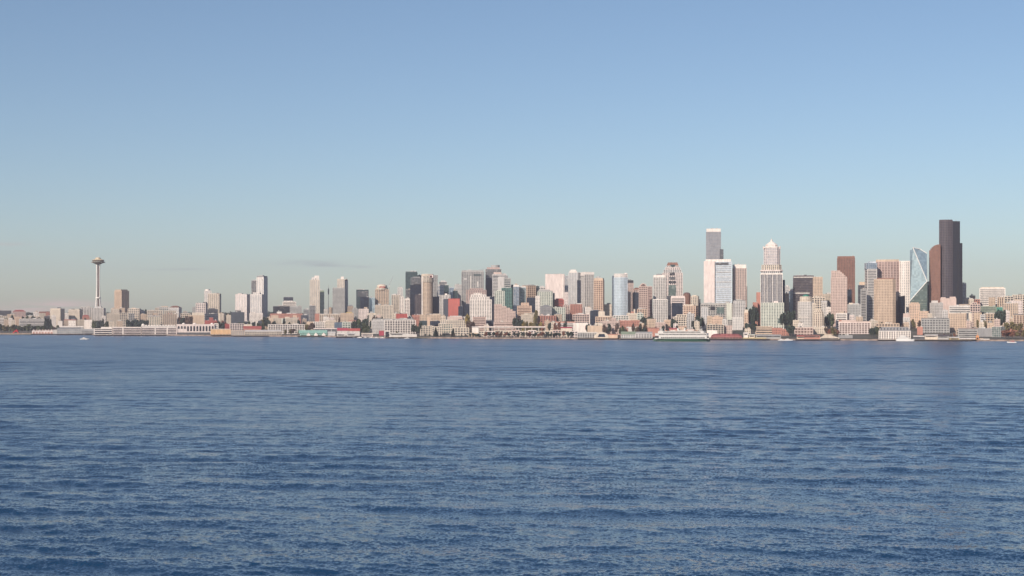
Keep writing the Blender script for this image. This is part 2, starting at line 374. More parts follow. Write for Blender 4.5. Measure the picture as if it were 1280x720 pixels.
B('A',434.6,441.5,383,8,'grid','tan2','dk','small house like block with pointed roof on the slope left of the dark glass tower',gable=381,hip=.3,roof='grey2')
B('A',440,447,386,7.4,'grid','grey','dk','small grey block leaning against the tall dark glass tower',d=14)
B('O',399.5,426.4,392.4,5.2,'vertL','cream2','br','broad cream building with vertical tan panels below the grey flat topped tower',cap=(393,'white'),d=24,nopent=1)
B('A',425.8,442,391.4,5,'grid','tan','dk','yellowish stepped building among brown trees right of the panelled cream building',up=[(433,440,390.4,'grid','yellow')],d=20)
B('A',393.6,400.2,392,5.6,'solid','brick','dk','small brick block left of the panelled cream building',d=12,nopent=1)
B('A',392,408,402.2,3,'gridL','white','md','low white building with arched front left of the cream lofts',d=18,nopent=1)
B('A',407,419,400.6,3.3,'grid','cream','md','pale cream lofts behind the long dark elevated road',d=18,nopent=1)
B('O',418,428.5,403,2.8,'glass','slate','bl','low blue grey glass block between cream and pale green buildings',d=16,nopent=1)
B('A',428,438,402.4,2.9,'gridL','gcream','gn','low pale green building right of the blue grey glass block',d=16,nopent=1)
B('A',436,447.5,401.6,3.2,'solid','pink','dk','low pink gabled building left of the dark green park trees',gable=400.2,roof='brick',d=14)
B('A',383.5,392.5,402,3,'solid','tan','dk','small beige building in a clump of olive trees',d=14,nopent=1)
B('O',393,422,410.9,1.2,'solid','dgrey','dk','long dark flat roofed strip building behind the turquoise pier shed',d=14,nopent=1)
B('P',421.8,434.5,413.7,.5,'solid','white2','dk','waterfront restaurant under a dark crimson roof',gable=409.9,roof='magenta',d=16)
B('P',434.9,449.6,413.9,.4,'solid','white2','dk','waterfront restaurant under a bright salmon red roof',gable=410.4,roof='red',d=16)
B('T',445.4,460.6,362.4,8.4,'glass','slate','tl','dark teal glass tower with a reflective upper half left of the domed tower',panel=[(447,460,364,371,'_md')])
B('T',450.5,461,371.5,7.6,'glass','black','nv','black glass tower block in front of the dark teal one',nopent=1)
B('H',448.3,460.4,386.2,6.3,'grid','pinkw','md','pinkish white block with tan roof cabin at the foot of the black glass tower',up=[(455,459,384,'solid','tan')])
B('R',461.6,468.5,372.2,8,'glass','bluew','sk','narrow pale blue glass tower between the black tower and the domed tower',d=16)
B('A',459.6,470,391.5,5,'grid','cream','md','cream low block left below the domed tower',d=16)
# domed tower built further down
B('R',468.6,478,381.6,6.4,'fine','cream2','md','left half of the cream lower block in front of the domed tower',d=20)
B('R',477.6,491,381.9,6.2,'vert','cream','md','right half of the cream lower block with vertical ribs in front of the domed tower',d=20)
B('R',489.6,500.6,368.4,7.4,'vertL','cream2','md','cream apartment tower with arched panel outline right of the domed tower',cap=(369,'white'))
B('R',497.2,503.2,359.6,9,'resid','white2','lt','slim pale tower rising behind the cream tower with the panel outline')
B('R',499.8,504.6,371,7,'resid','white','md','thin white ribbed tower at the right flank of the cream tower with panel outline',d=12)
B('R',505.8,512.2,373.2,7,'vertL','white','dk','narrow white portal framed tower with dark centre',cap=(374.4,'white'),d=14)
B('O',495,509.2,392.2,4.2,'solid','red','dk','small plain red box building above the long gridded parking structure',d=16,nopent=1)
B('A',491,497,392,5,'grid','cream','dk','tiny cream block left of the plain red box',d=12)
B('O',481,519.2,400.2,2,'colon','white','dk','long white gridded office with four rows of black openings by the marina',d=30,roof='grey',nopent=1)
B('O',464.6,481,400.6,2.2,'fine','lgrey','md','grey glass wing on the left end of the long white gridded office',d=26,roof='grey',nopent=1)
B('O',466,517,398.4,3.4,'solid','grey','dk','grey windowless roof storey behind the long white gridded office',d=20,nopent=1)
# -- 505..620
B('T',507,521.8,339.6,11,'glass','dteal','tl','tallest dark teal glass tower with flat roof left of the round tan tower',cap=(341.2,'dteal'))
B('T',513.6,526,347.2,10,'glass','grey2','md','grey reflective glass tower stepping in front of the tallest dark teal one',up=[(517,525,346,'solid','grey2')])
B('T',520.8,531,344.4,11.6,'glass','slate','tl','dark slab right behind the tallest dark teal tower',nopent=1)
B('T',512.8,527.6,356.4,8.6,'glass','black','nv','near black glass tower standing left against the round tan tower',up=[(517,526,354.6,'solid','black')])
B('T',518.8,528.4,368.3,7.6,'vert','purple','dk','brown grey ribbed block painted as a reflection left of the round tan tower',nopent=1)  # ribbed block stands in for a reflection in the black glass tower
B('T',507.5,513.6,362,9,'glass','grey2','md','slim grey glass tower below the tallest dark teal one',d=14)
B('T',540,547,344.2,8.6,'vert','grey','md','grey tan ribbed slab attached to the right of the round tan tower',d=26,nopent=1)
B('T',545.8,554.6,357,9.4,'band','lgrey','bl','pale grey banded tower right of the round tan tower')
B('T',549,558.6,352.4,11,'glass','lgrey','md','stepped grey tower with light crown bands above the pale banded one',up=[(551,557,350.8,'solid','lgrey')])
B('T',553.6,560.8,356.6,10,'glass','dteal','tl','dark glass tower wedged right of the stepped grey tower')
B('T',559.8,567.4,359.6,10.6,'glass','bluew','bl','blue grey glass tower above the red faced building')
B('T',566.4,572,363.4,9.8,'glass','dteal','tl','dark narrow tower between the blue grey one and the wide gridded tower')
B('T',568.6,577.4,356,12,'band','white2','lt','pale distant tower left of the wide grey mottled tower')
B('R',549.6,563,369,7,'vert','white2','md','whitish tan ribbed tower left behind the red faced building',up=[(556,559,367,'solid','white')])
B('T',541,550,371,8,'glass','black','nv','black glass block low between the round tan tower and the whitish tan one',nopent=1)
B('T',581,587,380,7.4,'glass','slate','nv','small navy block left of the white stepped hotel',d=14,nopent=1)
B('T',573,578.5,383,6,'glass','slate','nv','navy block touching the right side of the red faced building',d=14,nopent=1)
B('T',577,604.8,338.2,11,'vertL','grey','md','wide grey mottled glass tower with flat top',cap=(340.2,'grey'),panel=[(587.5,589,345,361,'white2'),(596,598,352,359,'white2'),(580,584,348,350,'lgrey'),(592,601,343,345,'dteal')],nopent=1)
B('R',583,607.8,362.6,9.6,'resid','pink2','md','pink grey balconied tower in front of the wide grey mottled tower',up=[(587,604,360.8,'resid','pink2')])
# stepped white hotel & others
B('M',515,527,393.8,5,'grid','brick','dk','reddish brick block with ragged parapet left of the tan terraces',d=18,nopent=1)
B('A',525,551.4,393.4,4.6,'grid','tan','dk','tan masonry terrace under the round tan tower',up=[(541,550,392.3,'grid','cream')],d=22)
B('O',524.5,536,401,3.4,'glass','slate','tl','dark teal glass gallery left of the small tan campanile',d=16,nopent=1)
B('O',537,550,401.4,3.4,'glass','slate','nv','dark navy glass gallery right of the small tan campanile',d=16,nopent=1)
B('A',534,537.4,396,2.8,'solid','peach','dk','small tan campanile between two dark glass galleries',d=7,nopent=1)
B('H',525.5,541.6,407.4,1.6,'colon','cream','md','cream waterfront lofts with tall windows and a central arch',d=20,nopent=1)
B('H',540,552,408.2,1.5,'gridL','cream','md','cream waterfront lofts behind the dark conifer',d=20,nopent=1)
B('H',548.5,566,404.4,2.2,'gridL','cream','gn','cream waterfront hotel, lower left part with greenish panels',d=26,nopent=1)
B('H',550.5,584.5,400.2,3,'vertL','cream','md','cream waterfront hotel, long upper part with arched roofline',up=[(551,560,400.2,'solid','white'),(563,566,399.4,'solid','cream')],d=26,nopent=1)
B('H',565,586,409.6,1.5,'gridL','cream','md','plain cream front wing of the waterfront hotel',d=18,nopent=1)
B('A',559,578,395.8,4.4,'solid','pink','dk','salmon and white low block at the foot of the red faced building',up=[(567,577,394.8,'solid','white2')],d=18,nopent=1)
B('M',591,607.2,396.2,3.4,'band','pink','br','pink building with brick red floor bands under the white stepped hotel',cap=(397,'brick2'),d=24,nopent=1)
B('M',617.5,645,402.2,3,'band','pink','br','long low pink building with red floor bands under the pink stepped terraces',d=22,nopent=1)
B('O',606.6,617,400.4,4,'glass','slate','nv','navy blue low block in the gap left of the pink stepped terraces',d=14,nopent=1)
B('A',590,599,409.2,1.6,'solid','white','dk','small white gabled pavilion at the start of the long elevated road',gable=408,roof='lgrey',d=12)
B('T',611,619,371,9,'glass','black','nv','dark blue sliver painted as shade in the gap behind the white stepped hotel',nopent=1)  # navy block stands in for the shade in the gap between towers
# -- 600..760
B('T',607,626.4,336.8,12,'glass','grey','md','tall grey glass tower under a rounded brown roof, highest of its cluster',up=[(608.5,624.5,334.4,'solid','pink2'),(613.5,624.5,331.6,'round','grey')],panel=[(607.6,614.2,347.5,380,'_nv')])
B('T',615.8,633,343,11,'band','lgrey','md','light grey banded tower with sloping pink roof step',up=[(617,627,340.4,'solid','pink'),(626,632,342.2,'solid','pink')],panel=[(616.2,622,345,346.4,'dgrey'),(622.6,630.4,346,380,'lgrey')])
B('T',630,638.4,348,10.4,'bandL','grey','tl','darker grey banded slab right of the light grey tower with pink roof step',up=[(631,635,344.6,'solid','grey2')])
B('R',618.6,630.8,363.8,8,'vertL','gcream','gn','greenish white ribbed tower in front of the grey banded tower',up=[(621.5,627,362.2,'solid','gcream')])
B('T',626.8,640,360.2,9.4,'glass','teal','tl','dark teal glass block right of the greenish white ribbed tower',nopent=1)
B('T',638,643,356.8,10.6,'glass','slate','tl','narrow dark block left of the pale blue grey tower',d=14)
B('T',641.8,648.8,356.2,9.2,'glass','lgrey','bl','pale blue grey narrow tower with bright top',cap=(358.4,'white'),d=16)
B('T',648.4,657.4,358.2,9.6,'glass','bluew','gn','teal green glass tower right of the pale blue grey one',cap=(359.4,'white'),d=18)
B('T',653.6,669.6,356.4,11,'gridL','tan','br','pinkish tan tower with a dark stepped foot and grey left side',c=659.5,cap=(357.4,'grey2'),nopent=1)
B('T',658.5,669,372,8.6,'glass','black','nv','navy blue glass block in front of the pinkish tan tower',nopent=1)
B('T',668.8,674,357.8,11.4,'glass','slate','tl','dark blue narrow tower top right of the pinkish tan tower',d=14)
B('T',673,682,359.4,12,'gridL','white2','md','whitish tower top peeping out left of the big blank pink white tower',up=[(675,680,357.4,'solid','lgrey')])
B('R',672.2,690.6,363.6,8.4,'vertL','gcream','gn','greenish cream apartment tower with flat dark cap and stepped right side',cap=(364.8,'grey2'),up=[(673.5,687,362.2,'solid','grey')])
B('R',688,693.2,366.4,8.8,'vertL','gcream','gn','right shoulder of the greenish cream apartment tower',d=14,nopent=1)
B('R',669.4,675,370,7.6,'grid','white','md','narrow white block at the left foot of the greenish cream tower',d=12,nopent=1)
B('A',675.2,689.6,383.4,6,'fine','grey2','md','grey shingled block with small pyramid roof below the greenish cream tower',gable=381.2,hip=.42,roof='grey2')
B('T',681.8,705.8,343.4,11,'solid','pinkw','dk','big blank pinkish white tower with thin brown cap',cap=(342.9,'brown'),d=40,nopent=1,panel=[(703.2,704.4,345,372,'white')])
B('O',693.4,704.6,374.6,8.8,'band','red','br','dark red office with curved top below the blank pinkish white tower',up=[(694.6,703.4,373.2,'solid','red')])
B('A',690,706.6,384.2,6.4,'vertL','gcream','gn','pale green cream low block in front of the dark red curved office',d=18,nopent=1)
B('R',705.4,710,365.4,8,'grid','pinkw','dk','white campanile like slim tower with dark pyramid cap',gable=362.4,hip=.45,roof='dgrey',d=10)
B('R',704,711.6,345,12,'glass','lgrey','lt','hazy grey glass slab right beside the blank pinkish white tower',nopent=1)
B('A',704,711.6,381.4,7,'vertL','pink','dk','narrow pink tan block under the white campanile like tower',d=14,nopent=1)
B('T',710.6,722.4,341,10,'vert','lgrey','lt','tall light grey ribbed tower with rounded white crown',up=[(711.8,721.2,338.6,'solid','white'),(713.2,719.8,337.2,'solid','white')])
B('T',721.8,726,341,11,'glass','grey','md','thin grey tower edge right of the rounded white crown',nopent=1,d=16)
B('T',721.6,731,350.4,9.8,'glass','slate','nv','dark blue glass tower between the two white crowned towers',nopent=1)
B('R',726.4,742.2,344.6,9,'vertL','white2','md','mottled grey white tower with overhanging white roof disc',c=730.6,cap=(343.2,'grey2'),up=[(727,741.4,340.2,'solid','white')])
B('T',742.4,755.2,347.8,8.2,'gridL','peach','br','peach tower with brown window grid and dark right side',c=753.6,cap=(350.4,'tan'))
B('M',713,727.4,380.4,7,'vert','brick','br','dark red brick block with white roof cabin in front of the light ribbed tower',up=[(721,727,379.2,'solid','white2')],d=24)
B('A',730.4,738.8,384.4,7.2,'grid','white','md','small white gridded block below the overhanging roof disc tower',d=14)
B('O',737.6,749,388.4,6.6,'glass','slate','nv','navy glass block with rounded top in front of the peach tower',up=[(741.5,748,387.2,'solid','slate')])
B('A',754.6,764.6,380.6,8.6,'grid','cream','md','cream block with tiny windows between the peach tower and the pale blue tower',d=16)
B('A',748,756,389.4,6.4,'solid','cream','dk','plain cream block left below the cream block with tiny windows',d=12)
B('A',646.6,664.4,382.4,6.2,'band','peach','br','orange cream stepped building with tall roof cabin below the pinkish tan tower',up=[(651.5,661,378.6,'grid','peach')],d=24)
B('A',651.5,672,393.4,4.6,'grid','cream2','md','beige building with round arched top above the golden trees',up=[(654.5,667,391.6,'round','cream2')],d=22)
B('A',664,673.5,391,5.4,'solid','cream','dk','cream block with sloped right side beside the arched beige building',d=14,nopent=1)
B('M',672.6,695,394.8,4.8,'gridL','brick','dk','brick red building with white pilasters right of the arched beige building',d=20,nopent=1,up=[(676,679,392.4,'solid','pink'),(684,687,392.4,'solid','white2')])
B('M',693,702.4,393.2,5,'grid','tan2','dk','small brown building between the brick red one and the pink tan slab',d=16)
B('M',694,719,402,3,'band','white2','br','long low building with salmon red roof storeys above the waterfront',cap=(403.6,'brick'),d=18,nopent=1)
B('M',716,736.4,393,4.8,'gridL','pink','dk','pinkish tan brick warehouse with square windows below the dark red brick block',d=22)
B('O',716.5,735,403.6,2.4,'solid','white','dk','plain white low building with a small maroon door panel',panel=[(731.6,733.6,407,412,'brick')],d=16,nopent=1)
B('P',701,715,410.3,1.3,'solid','cream','dk','low restaurant with a flat magenta roof',gable=408.6,roof='magenta',d=10)
B('O',734.5,753,407,1.9,'solid','tan','dk','plain sand coloured building right of the plain white one',d=16,nopent=1)
B('O',744.5,765.4,396,5,'gridL','peach','dk','orange tan building with stepped roof below the cream blocks',up=[(749,763,394.8,'solid','cream')],d=22)
B('O',743.5,753,404,3,'solid','cream','dk','small cream building with a dark doorway left of the pink brick blocks',d=14,nopent=1)
# -- 750..870
B('M',750,774,401.4,3.6,'grid','pink','dk','pink brick warehouse row, left block nearest the sand coloured building',d=20,nopent=1)
B('M',773.6,799.6,400.6,3.8,'grid','brick','dk','salmon brick warehouse row, right block below the pale blue tower',d=20,nopent=1,up=[(788,798,399.6,'grid','tan')])
B('M',757.6,775,407.4,2.2,'grid','pink','dk','low pink brick building with a white lamp lit corner above the arched aquarium hall',d=14,nopent=1)
B('O',783,799,408.6,2.3,'solid','white2','dk','low white flat roofed hall behind the glazed pier shed',d=14,nopent=1)
B('M',775.6,785,411.2,1.7,'solid','brick','dk','small red brick gabled building left of the low white hall',gable=410,roof='brick',d=12)
B('T',765.4,768.8,345,9.8,'glass','slate','bl','dark blue left flank slab of the pale blue tower',nopent=1,d=22)
B('H',766.5,785.6,394.6,5.2,'colon','white','gn','white podium with green windows at the foot of the pale blue tower',d=22,nopent=1)
B('T',783.4,791.8,350.4,10.6,'vert','pink','md','pink ribbed tower with thick black roof box right of the pale blue tower',cap=(354,'black'))
B('R',783.8,788.6,365,8.6,'solid','cream','dk','slim blank cream tower against the right of the pale blue tower',nopent=1,d=12)
B('T',790.6,799.8,365.8,8.8,'glass','slate','nv','slate grey glass block left of the pink arched tower',nopent=1)
B('T',791.6,800.4,362.2,10,'gridL','pink','br','pink block with brown gable behind the slate grey glass block',gable=359.6,hip=.3,roof='brown')
B('T',808.4,815.2,358.2,8.9,'band','pink2','br','darker pink banded side slab of the pink arched tower',nopent=1)
B('M',796.6,808.6,386.4,7,'gridL','peach','dk','peach brick block below the pink arched tower',d=18)
B('A',783.6,797,391.6,6.4,'grid','cream','br','cream block with red brick bay and a little spire',up=[(792,794,386.4,'solid','cream'),(788.5,792.5,389.4,'solid','brick')],d=16)
B('A',796.4,803.8,391.8,5.8,'gridL','gcream','gn','narrow mint tinted block right of the cream block with little spire',d=14)
B('A',808.8,819.8,400.6,3.8,'grid','tan','dk','tan gabled warehouse in front of the white twin towers',gable=398.4,roof='tan',d=18)
B('M',819.4,831.6,403,3.4,'grid','pink','br','small pink brick block between the tan gabled warehouse and the square brick one',d=16)
B('M',829.6,840.8,400.2,3.8,'grid','peach','br','square peach brick warehouse above the ferry bow',d=18)
B('M',806.6,824,411,1.4,'solid','brick','dk','red brick pier house behind the ferry bow',gable=409.6,roof='brick',d=14)
B('M',836.5,847,411.2,1.5,'solid','brick','dk','red roofed pier house behind the ferry wheelhouse',gable=409.8,roof='magenta',d=12)
B('R',817,832.4,344,9,'vertL','white2','md','white ribbed tower with bright roof box, behind its lower twin',cap=(346.8,'white'))
B('R',816.4,834.6,374.2,7.2,'vertL','white2','md','lower white ribbed tower standing in front of its taller twin',cap=(374.9,'white'),nopent=1)
B('T',833.6,839.4,370,8.4,'band','dgrey','dk','dark narrow slab between the lower white twin and the pink framed block',nopent=1,d=16)
B('O',838.8,856,370,7.6,'band','pinkw','dk','pink white framed block with a navy front of glass and painted shadow',cap=(372,'pinkw'),panel=[(839.6,853,379.6,396,'_nv')],nopent=1)  # navy panel also paints the shadow lying across the front
B('T',863.6,873.6,370.4,9,'vertL','cream','md','cream slender office tower with dark right edge left of the concrete block',c=872.4,up=[(865.5,871,369,'solid','cream')])
B('T',871.6,875.6,374,9.6,'glass','grey2','md','thin grey slab edge right of the cream slender tower',d=14,nopent=1)
B('A',854.6,872.6,382.4,7,'gridL','peach','br','peach building with pink balconies below the cream slender tower',up=[(856,868,380.8,'grid','cream')],c=869.5)
B('A',842.4,860,396,5,'gridL','cream','dk','cream stepped terraces left of the grey ribbed flats',up=[(846,858,393.2,'gridL','cream')],d=22)
B('A',858.6,867.6,392.4,5,'vertL','lgrey','md','grey ribbed flats right of the cream stepped terraces',d=20)
B('M',846.4,858,408.6,2,'solid','peach','dk','low orange gabled building between ferry superstructure and cream terraces',gable=407.8,roof='brick',d=10)
B('M',858,868,411.4,1.6,'solid','pink','dk','low pink building behind the ferry funnel',d=10,nopent=1)
# -- 870..1000
B('O',876,915.6,378.6,6.4,'gridL','concrete','md','wide concrete block with dark louvred band below the big white tower',cap=(380.4,'grey'),panel=[(888,894,383,388,'_dk'),(896,905,384,392,'_gn'),(908,914.6,379,400,'gcream')],d=30,nopent=1)
B('O',877,884.6,384,5,'vertL','lgrey','lt','pale left bay of the concrete block, rising above the ferry stern',d=16,nopent=1)
B('A',884,889.6,395,4.4,'grid','tan','dk','small tan house left in front of the wide concrete block',d=12)
B('A',890,903.4,396.2,4.3,'grid','peach','br','broad orange tan house in front of the wide concrete block',up=[(893,899,394.8,'grid','peach')],d=16)
B('O',884,904.6,405.8,2.6,'colon','cream2','dk','low colonnade with black bays under the tan houses',d=16,nopent=1)
B('P',883.6,896.6,412.8,.9,'solid','white','dk','bright white low hall left above the dark red pier shed',d=12,nopent=1)
B('T',899.8,904.2,312,9.6,'glass','slate','md','dark right shoulder of the tallest grey chequered tower',nopent=1,d=20)
B('T',882.8,900.9,286.2,10.2,'fine','mgrey','bl','tallest grey chequered glass tower with white crown behind the big white tower',cap=(290.2,'white'),d=30,nopent=1)
B('T',915.8,932.8,331,8.2,'vert','pink','md','pink white ribbed tower with white crown right of the big white tower',cap=(335.6,'white'),d=26,nopent=1)
B('T',930.8,934,358,9.4,'solid','slate','dk','thin dark slab at the right edge of the pink white ribbed tower',d=20,nopent=1)
B('R',917,931.4,375.4,6.4,'resid','lgrey','md','grey glass upper part of the slim apartment block below the pink white tower',cap=(376.2,'dgrey'),d=18)
B('R',915.4,928,396.4,4.6,'grid','white2','lt','pale gridded lower apartment block right of the wide concrete block',d=16,nopent=1)
B('A',930.6,935.2,387,6,'grid','peach','dk','very slim orange tan block with cream top',cap=(391,'cream'),d=10,nopent=1)
B('O',931,937,405,3.6,'glass','slate','nv','low navy block beneath the very slim orange tan one',d=10,nopent=1)
B('M',941,947,378,7.2,'solid','brick','dk','plain brick block stepping up to the tall brick chimney slab',nopent=1,d=14)
B('M',945.4,950.4,365.4,7.4,'solid','brick','dk','tall narrow brick slab left of the tower with pyramid roof',nopent=1,d=14)
B('R',951,979.6,378.6,5.6,'resid','gcream','gn','wide green tinted glass apartment block in front of the tower with pyramid roof',up=[(967,972.6,376.4,'solid','pinkw')],d=30,panel=[(972,977.5,398,404,'_gn')],nopent=1)
B('O',944.6,966,408.2,2.6,'bandL','tan','dk','low tan building under the green tinted apartment block',d=18,nopent=1)
B('M',965.4,978,410,2.4,'grid','brick','dk','low red brick building, left one behind the white moored boats',d=16,nopent=1)
B('M',977,986,411.4,2.2,'grid','brick','dk','low red brick building, right one behind the white moored boats',d=16,nopent=1)
B('T',977.4,981.2,350,8.8,'solid','slate','dk','dark slab painted as the shaded right edge of the tower with pyramid roof',d=20,nopent=1)  # slate slab paints the tower's right side in shade
B('T',979.6,987,358.4,10.6,'band','lgrey','lt','distant grey tower between the pyramid tower and the purple brown tower',d=18)
B('T',981,986,367,9.4,'grid','tan','md','small tan tower in front of the distant grey tower',d=12)
B('T',986,992,362,10,'glass','slate','bl','blue dark narrow tower against the left of the purple brown tower',cap=(364,'pinkw'),d=14,nopent=1)
B('T',991.6,1017.3,344.6,8.8,'band','purple','dk','broad purple brown tower with two white floor lines',cap=(346,'purple'),panel=[(992,1017,346.2,347.4,'white2'),(992,1012,366,367.2,'white2')],nopent=1)
B('T',1016.4,1028,346.4,8.4,'grid','tan','md','pinkish tan tower touching the right of the broad purple brown tower',nopent=1)
B('A',1027,1033.6,378,7.6,'grid','white2','dk','small pale block with gabled top left of the pink gridded tower',gable=376,roof='lgrey')
B('A',1014.8,1031.4,372,8,'gridL','cream','dk','cream stepped block behind the rounded stone ziggurat tower',up=[(1017,1027,370.2,'gridL','cream')])
B('A',1028.6,1039.6,367.6,10.6,'grid','cream2','dk','hillside of pale flats left of the pink gridded tower',d=18)
B('A',1033,1040,384,7,'grid','white','dk','small white block with dark pointed shade beside the pink gridded tower',d=14,nopent=1)
B('A',991.4,998.6,400.4,4.4,'grid','cream','dk','small white corner block left of the green domed building',d=14,nopent=1)
B('M',993.4,1016,409.4,2.6,'gridL','pink','br','low pink brick range in front of the green domed building',d=18,nopent=1)
B('A',1013.6,1033.4,408.6,3,'grid','cream','dk','broad cream base block under the rounded stone ziggurat tower',d=20,nopent=1)
# -- 1030..1160
B('T',1046.6,1068.4,320.6,9.6,'vert','brown','br','tall red brown ribbed tower behind the pink gridded tower',cap=(323,'brown'),d=34,nopent=1)
B('T',1057.6,1064.6,362,8.6,'glass','black','nv','black sliver painted as the shadow on the tall red brown tower',nopent=1,d=14)  # black block stands in for the shadow cast on the brown tower
B('H',1045,1061.4,391.6,5,'band','white','dk','white building with a brick band in front of the pink gridded tower',panel=[(1050,1060,400,402,'brick')],c=1058.6)
B('A',1059.6,1075.4,380.6,6.2,'grid','grey','md','grey tan mottled block with roof cabins right of the pink gridded tower',up=[(1061,1066,378.6,'solid','cream'),(1066,1074,379.4,'solid','lgrey')])
B('T',1072.8,1081.4,357.4,9,'gridL','slate','dk','dark narrow tower under a peach coloured roof box',cap=(356.6,'tan'),up=[(1074,1081,352.4,'solid','tan')])
B('T',1076,1083,361.4,8.2,'band','grey','dk','grey banded narrow tower left of the blue topped white tower',d=16)
B('T',1081.2,1096,336.4,8.8,'band','white2','md','white gridded tower with two storey blue glass crown',c=1084.4,up=[(1081.6,1095,329,'glass','bluew','bl'),(1086,1094,327,'solid','bluew')])
B('T',1118.4,1124,365,8,'glass','purple','dk','dark maroon slab painted as the shaded right side of the square tan tower',nopent=1,d=16)  # separate dark slab gives the tan tower its shaded right side
B('T',1122.6,1131.2,370.4,7.4,'glass','slate','nv','dark blue rounded glass tower right of the square tan tower',shape='round',nopent=1)
B('T',1123.2,1126.6,366,8.4,'vertL','white','dk','thin white edged fin tower behind the dark blue rounded one',nopent=1,d=10)
B('T',1092.6,1119.4,349.2,6.6,'grid','tan','br','square warm tan gridded tower before the wide pink brown tower',shape='oct',up=[(1096,1117,347.6,'solid','brown')],d=30)
B('A',1129,1137.4,391.8,5.4,'grid','white2','dk','small white and brick block left of the stepped orange tan tower',cap=(397,'pink'))
B('A',1136.6,1149.6,380,6,'grid','peach','md','stepped orange tan tower, taller left part',up=[(1138.4,1148,378.4,'grid','peach')],d=20)
B('A',1148.6,1160.4,389.2,5.8,'grid','peach','md','stepped orange tan tower, lower right part',d=20)
B('M',1146.4,1153.4,408.6,2.6,'solid','brick','dk','small dark red brick cube in front of the stepped orange tan tower',d=10,nopent=1)
B('T',1158,1162,352,10.4,'glass','slate','tl','slim dark sliver right of the faceted blue tower',nopent=1,d=12)
B('O',1049,1087.6,401.6,3,'colon','pinkw','br','broad building with tall pinkish panels between white pilasters on the waterfront',cap=(403.4,'pink'),up=[(1052,1070,400.2,'solid','pink')],d=28,nopent=1)
B('O',1048,1066,419,.8,'solid','grey2','dk','low dark shed at the foot of the building with pinkish panels',d=12,nopent=1)
B('A',1087,1097,400.8,4.2,'grid','cream2','dk','small cream and dark block left of the square warm tan tower base',d=14)
B('O',1095,1124,404.4,3.6,'gridL','tan','dk','tan podium of the square warm tan tower',d=16,nopent=1)
# -- 1160..1280 and beyond
B('A',1162.4,1178.6,378.6,6.4,'fine','white2','md','block with a bright white left side and grey gridded right side',c=1168.2,up=[(1165,1171,375.8,'solid','white')])
B('A',1175.6,1195.4,373,7.4,'solid','pink','dk','blank pinkish tan stepped slab left below the black tower',up=[(1187,1194.6,371,'solid','pink'),(1176,1182,371.6,'solid','pink')],d=22)
B('A',1186.4,1214,382,7,'bandL','white2','md','pale grey block with wide windows under the black tower',cap=(383,'lgrey'),d=24)
B('O',1151.8,1186.6,397.8,3.6,'gridL','grey','md','dark grey glass block with a random pale window pattern',cap=(399,'dgrey'),d=30,nopent=1)
B('O',1186,1207.8,391.8,4.4,'grid','tan','br','tan gridded block right of the patterned dark grey glass block',d=26,nopent=1)
B('O',1206,1210.6,391.6,5,'glass','slate','md','thin grey slab painted as the shaded right side of the tan gridded block',d=16,nopent=1)  # shade of the block's right side, put in as a darker slab
B('T',1202.8,1207.6,354.4,11,'grid','lgrey','md','slim pale grey hotel tower behind the black tower',d=12)
B('A',1209.6,1215,391.6,5.6,'solid','cream','dk','slim plain cream block between tan gridded and brick tan blocks',d=12)
B('A',1213,1225,380,6.6,'gridL','pink','dk','brick tan stepped block left of the grey green slab',d=18,up=[(1215,1221,378,'gridL','pink')])
B('A',1217.5,1226.8,391,5.4,'grid','tan','br','small tan block with brick trim in front of the brick tan stepped block',d=14,nopent=1)
B('A',1205,1217,374,9.8,'grid','cream','dk','cream hillside block above the pale grey block with wide windows',d=18)
B('M',1216,1224.6,374.4,10.4,'gridL','brick','dk','small brick block left of the white banded hospital block on the hill',d=16)
B('O',1223.6,1245.4,383.2,7.2,'band','green','md','grey green flat slab under the white banded hospital block',d=20,nopent=1)
B('O',1224.6,1256.4,363,10.8,'bandL','white','md','white banded hospital block on the hill at the right, highest of its cluster',cap=(360.4,'white'),up=[(1226,1255,359,'solid','cream')],d=30,nopent=1)
B('A',1230,1252.6,392.2,5.6,'gridL','tan','dk','sand coloured plain block with few windows below the grey green slab',d=22)
B('A',1225.6,1231.4,393.4,5,'band','lgrey','dk','narrow grey terraced block left of the sand coloured plain block',d=12,nopent=1)
B('A',1246.8,1257,371.6,9.6,'vertL','tan','dk','tan ribbed block right below the hospital block',d=16)
B('O',1245.8,1254.4,384,7.8,'solid','domegreen','dk','deep green blank wall block between the grey green slab and the tan flats',d=12,nopent=1)
B('A',1255.6,1267,370.6,8.8,'gridL','cream2','dk','beige hillside block left of the one cut by the right edge',d=18)
B('A',1253.8,1272.4,379.6,7,'vert','tan','md','tan ribbed flats in front of the beige hillside block',d=20)
B('A',1265.6,1300,368.6,9.6,'gridL','cream','dk','pale hillside block cut by the right edge of the photo, upper one',d=24)
B('A',1262,1278,376,8.4,'grid','pinkw','dk','pinkish pale block right above the tan ribbed flats',d=16)
B('O',1267,1300,392.4,5,'colon','tan','br','tan columned building with overhanging dark flat roof at the right edge',cap=(393.8,'dgrey'),d=26,nopent=1)
B('A',1195,1208,411.2,2.6,'bandL','tan2','dk','low brown building left end of the long grey terminal shed',d=14,nopent=1)
B('O',1198,1222,409.8,2,'band','grey','dk','long low grey terminal shed with dark window bands, left half',cap=(411,'brown2'),d=22,nopent=1)
B('O',1221.6,1241,410.4,2,'solid','grey2','dk','plain grey windowless right half of the long terminal shed',d=22,nopent=1)
B('O',1240,1256.2,408.6,1.8,'glass','lgrey','gn','green grey glass cube beside the autumn trees',c=1251,nopent=1)
B('M',1255.6,1284,411,2.4,'grid','brick','dk','dark red brick building behind the autumn trees at the right edge',d=16,nopent=1)
B('A',1254,1267,404,4,'grid','pink','dk','pink low building above the autumn trees',d=14,nopent=1)
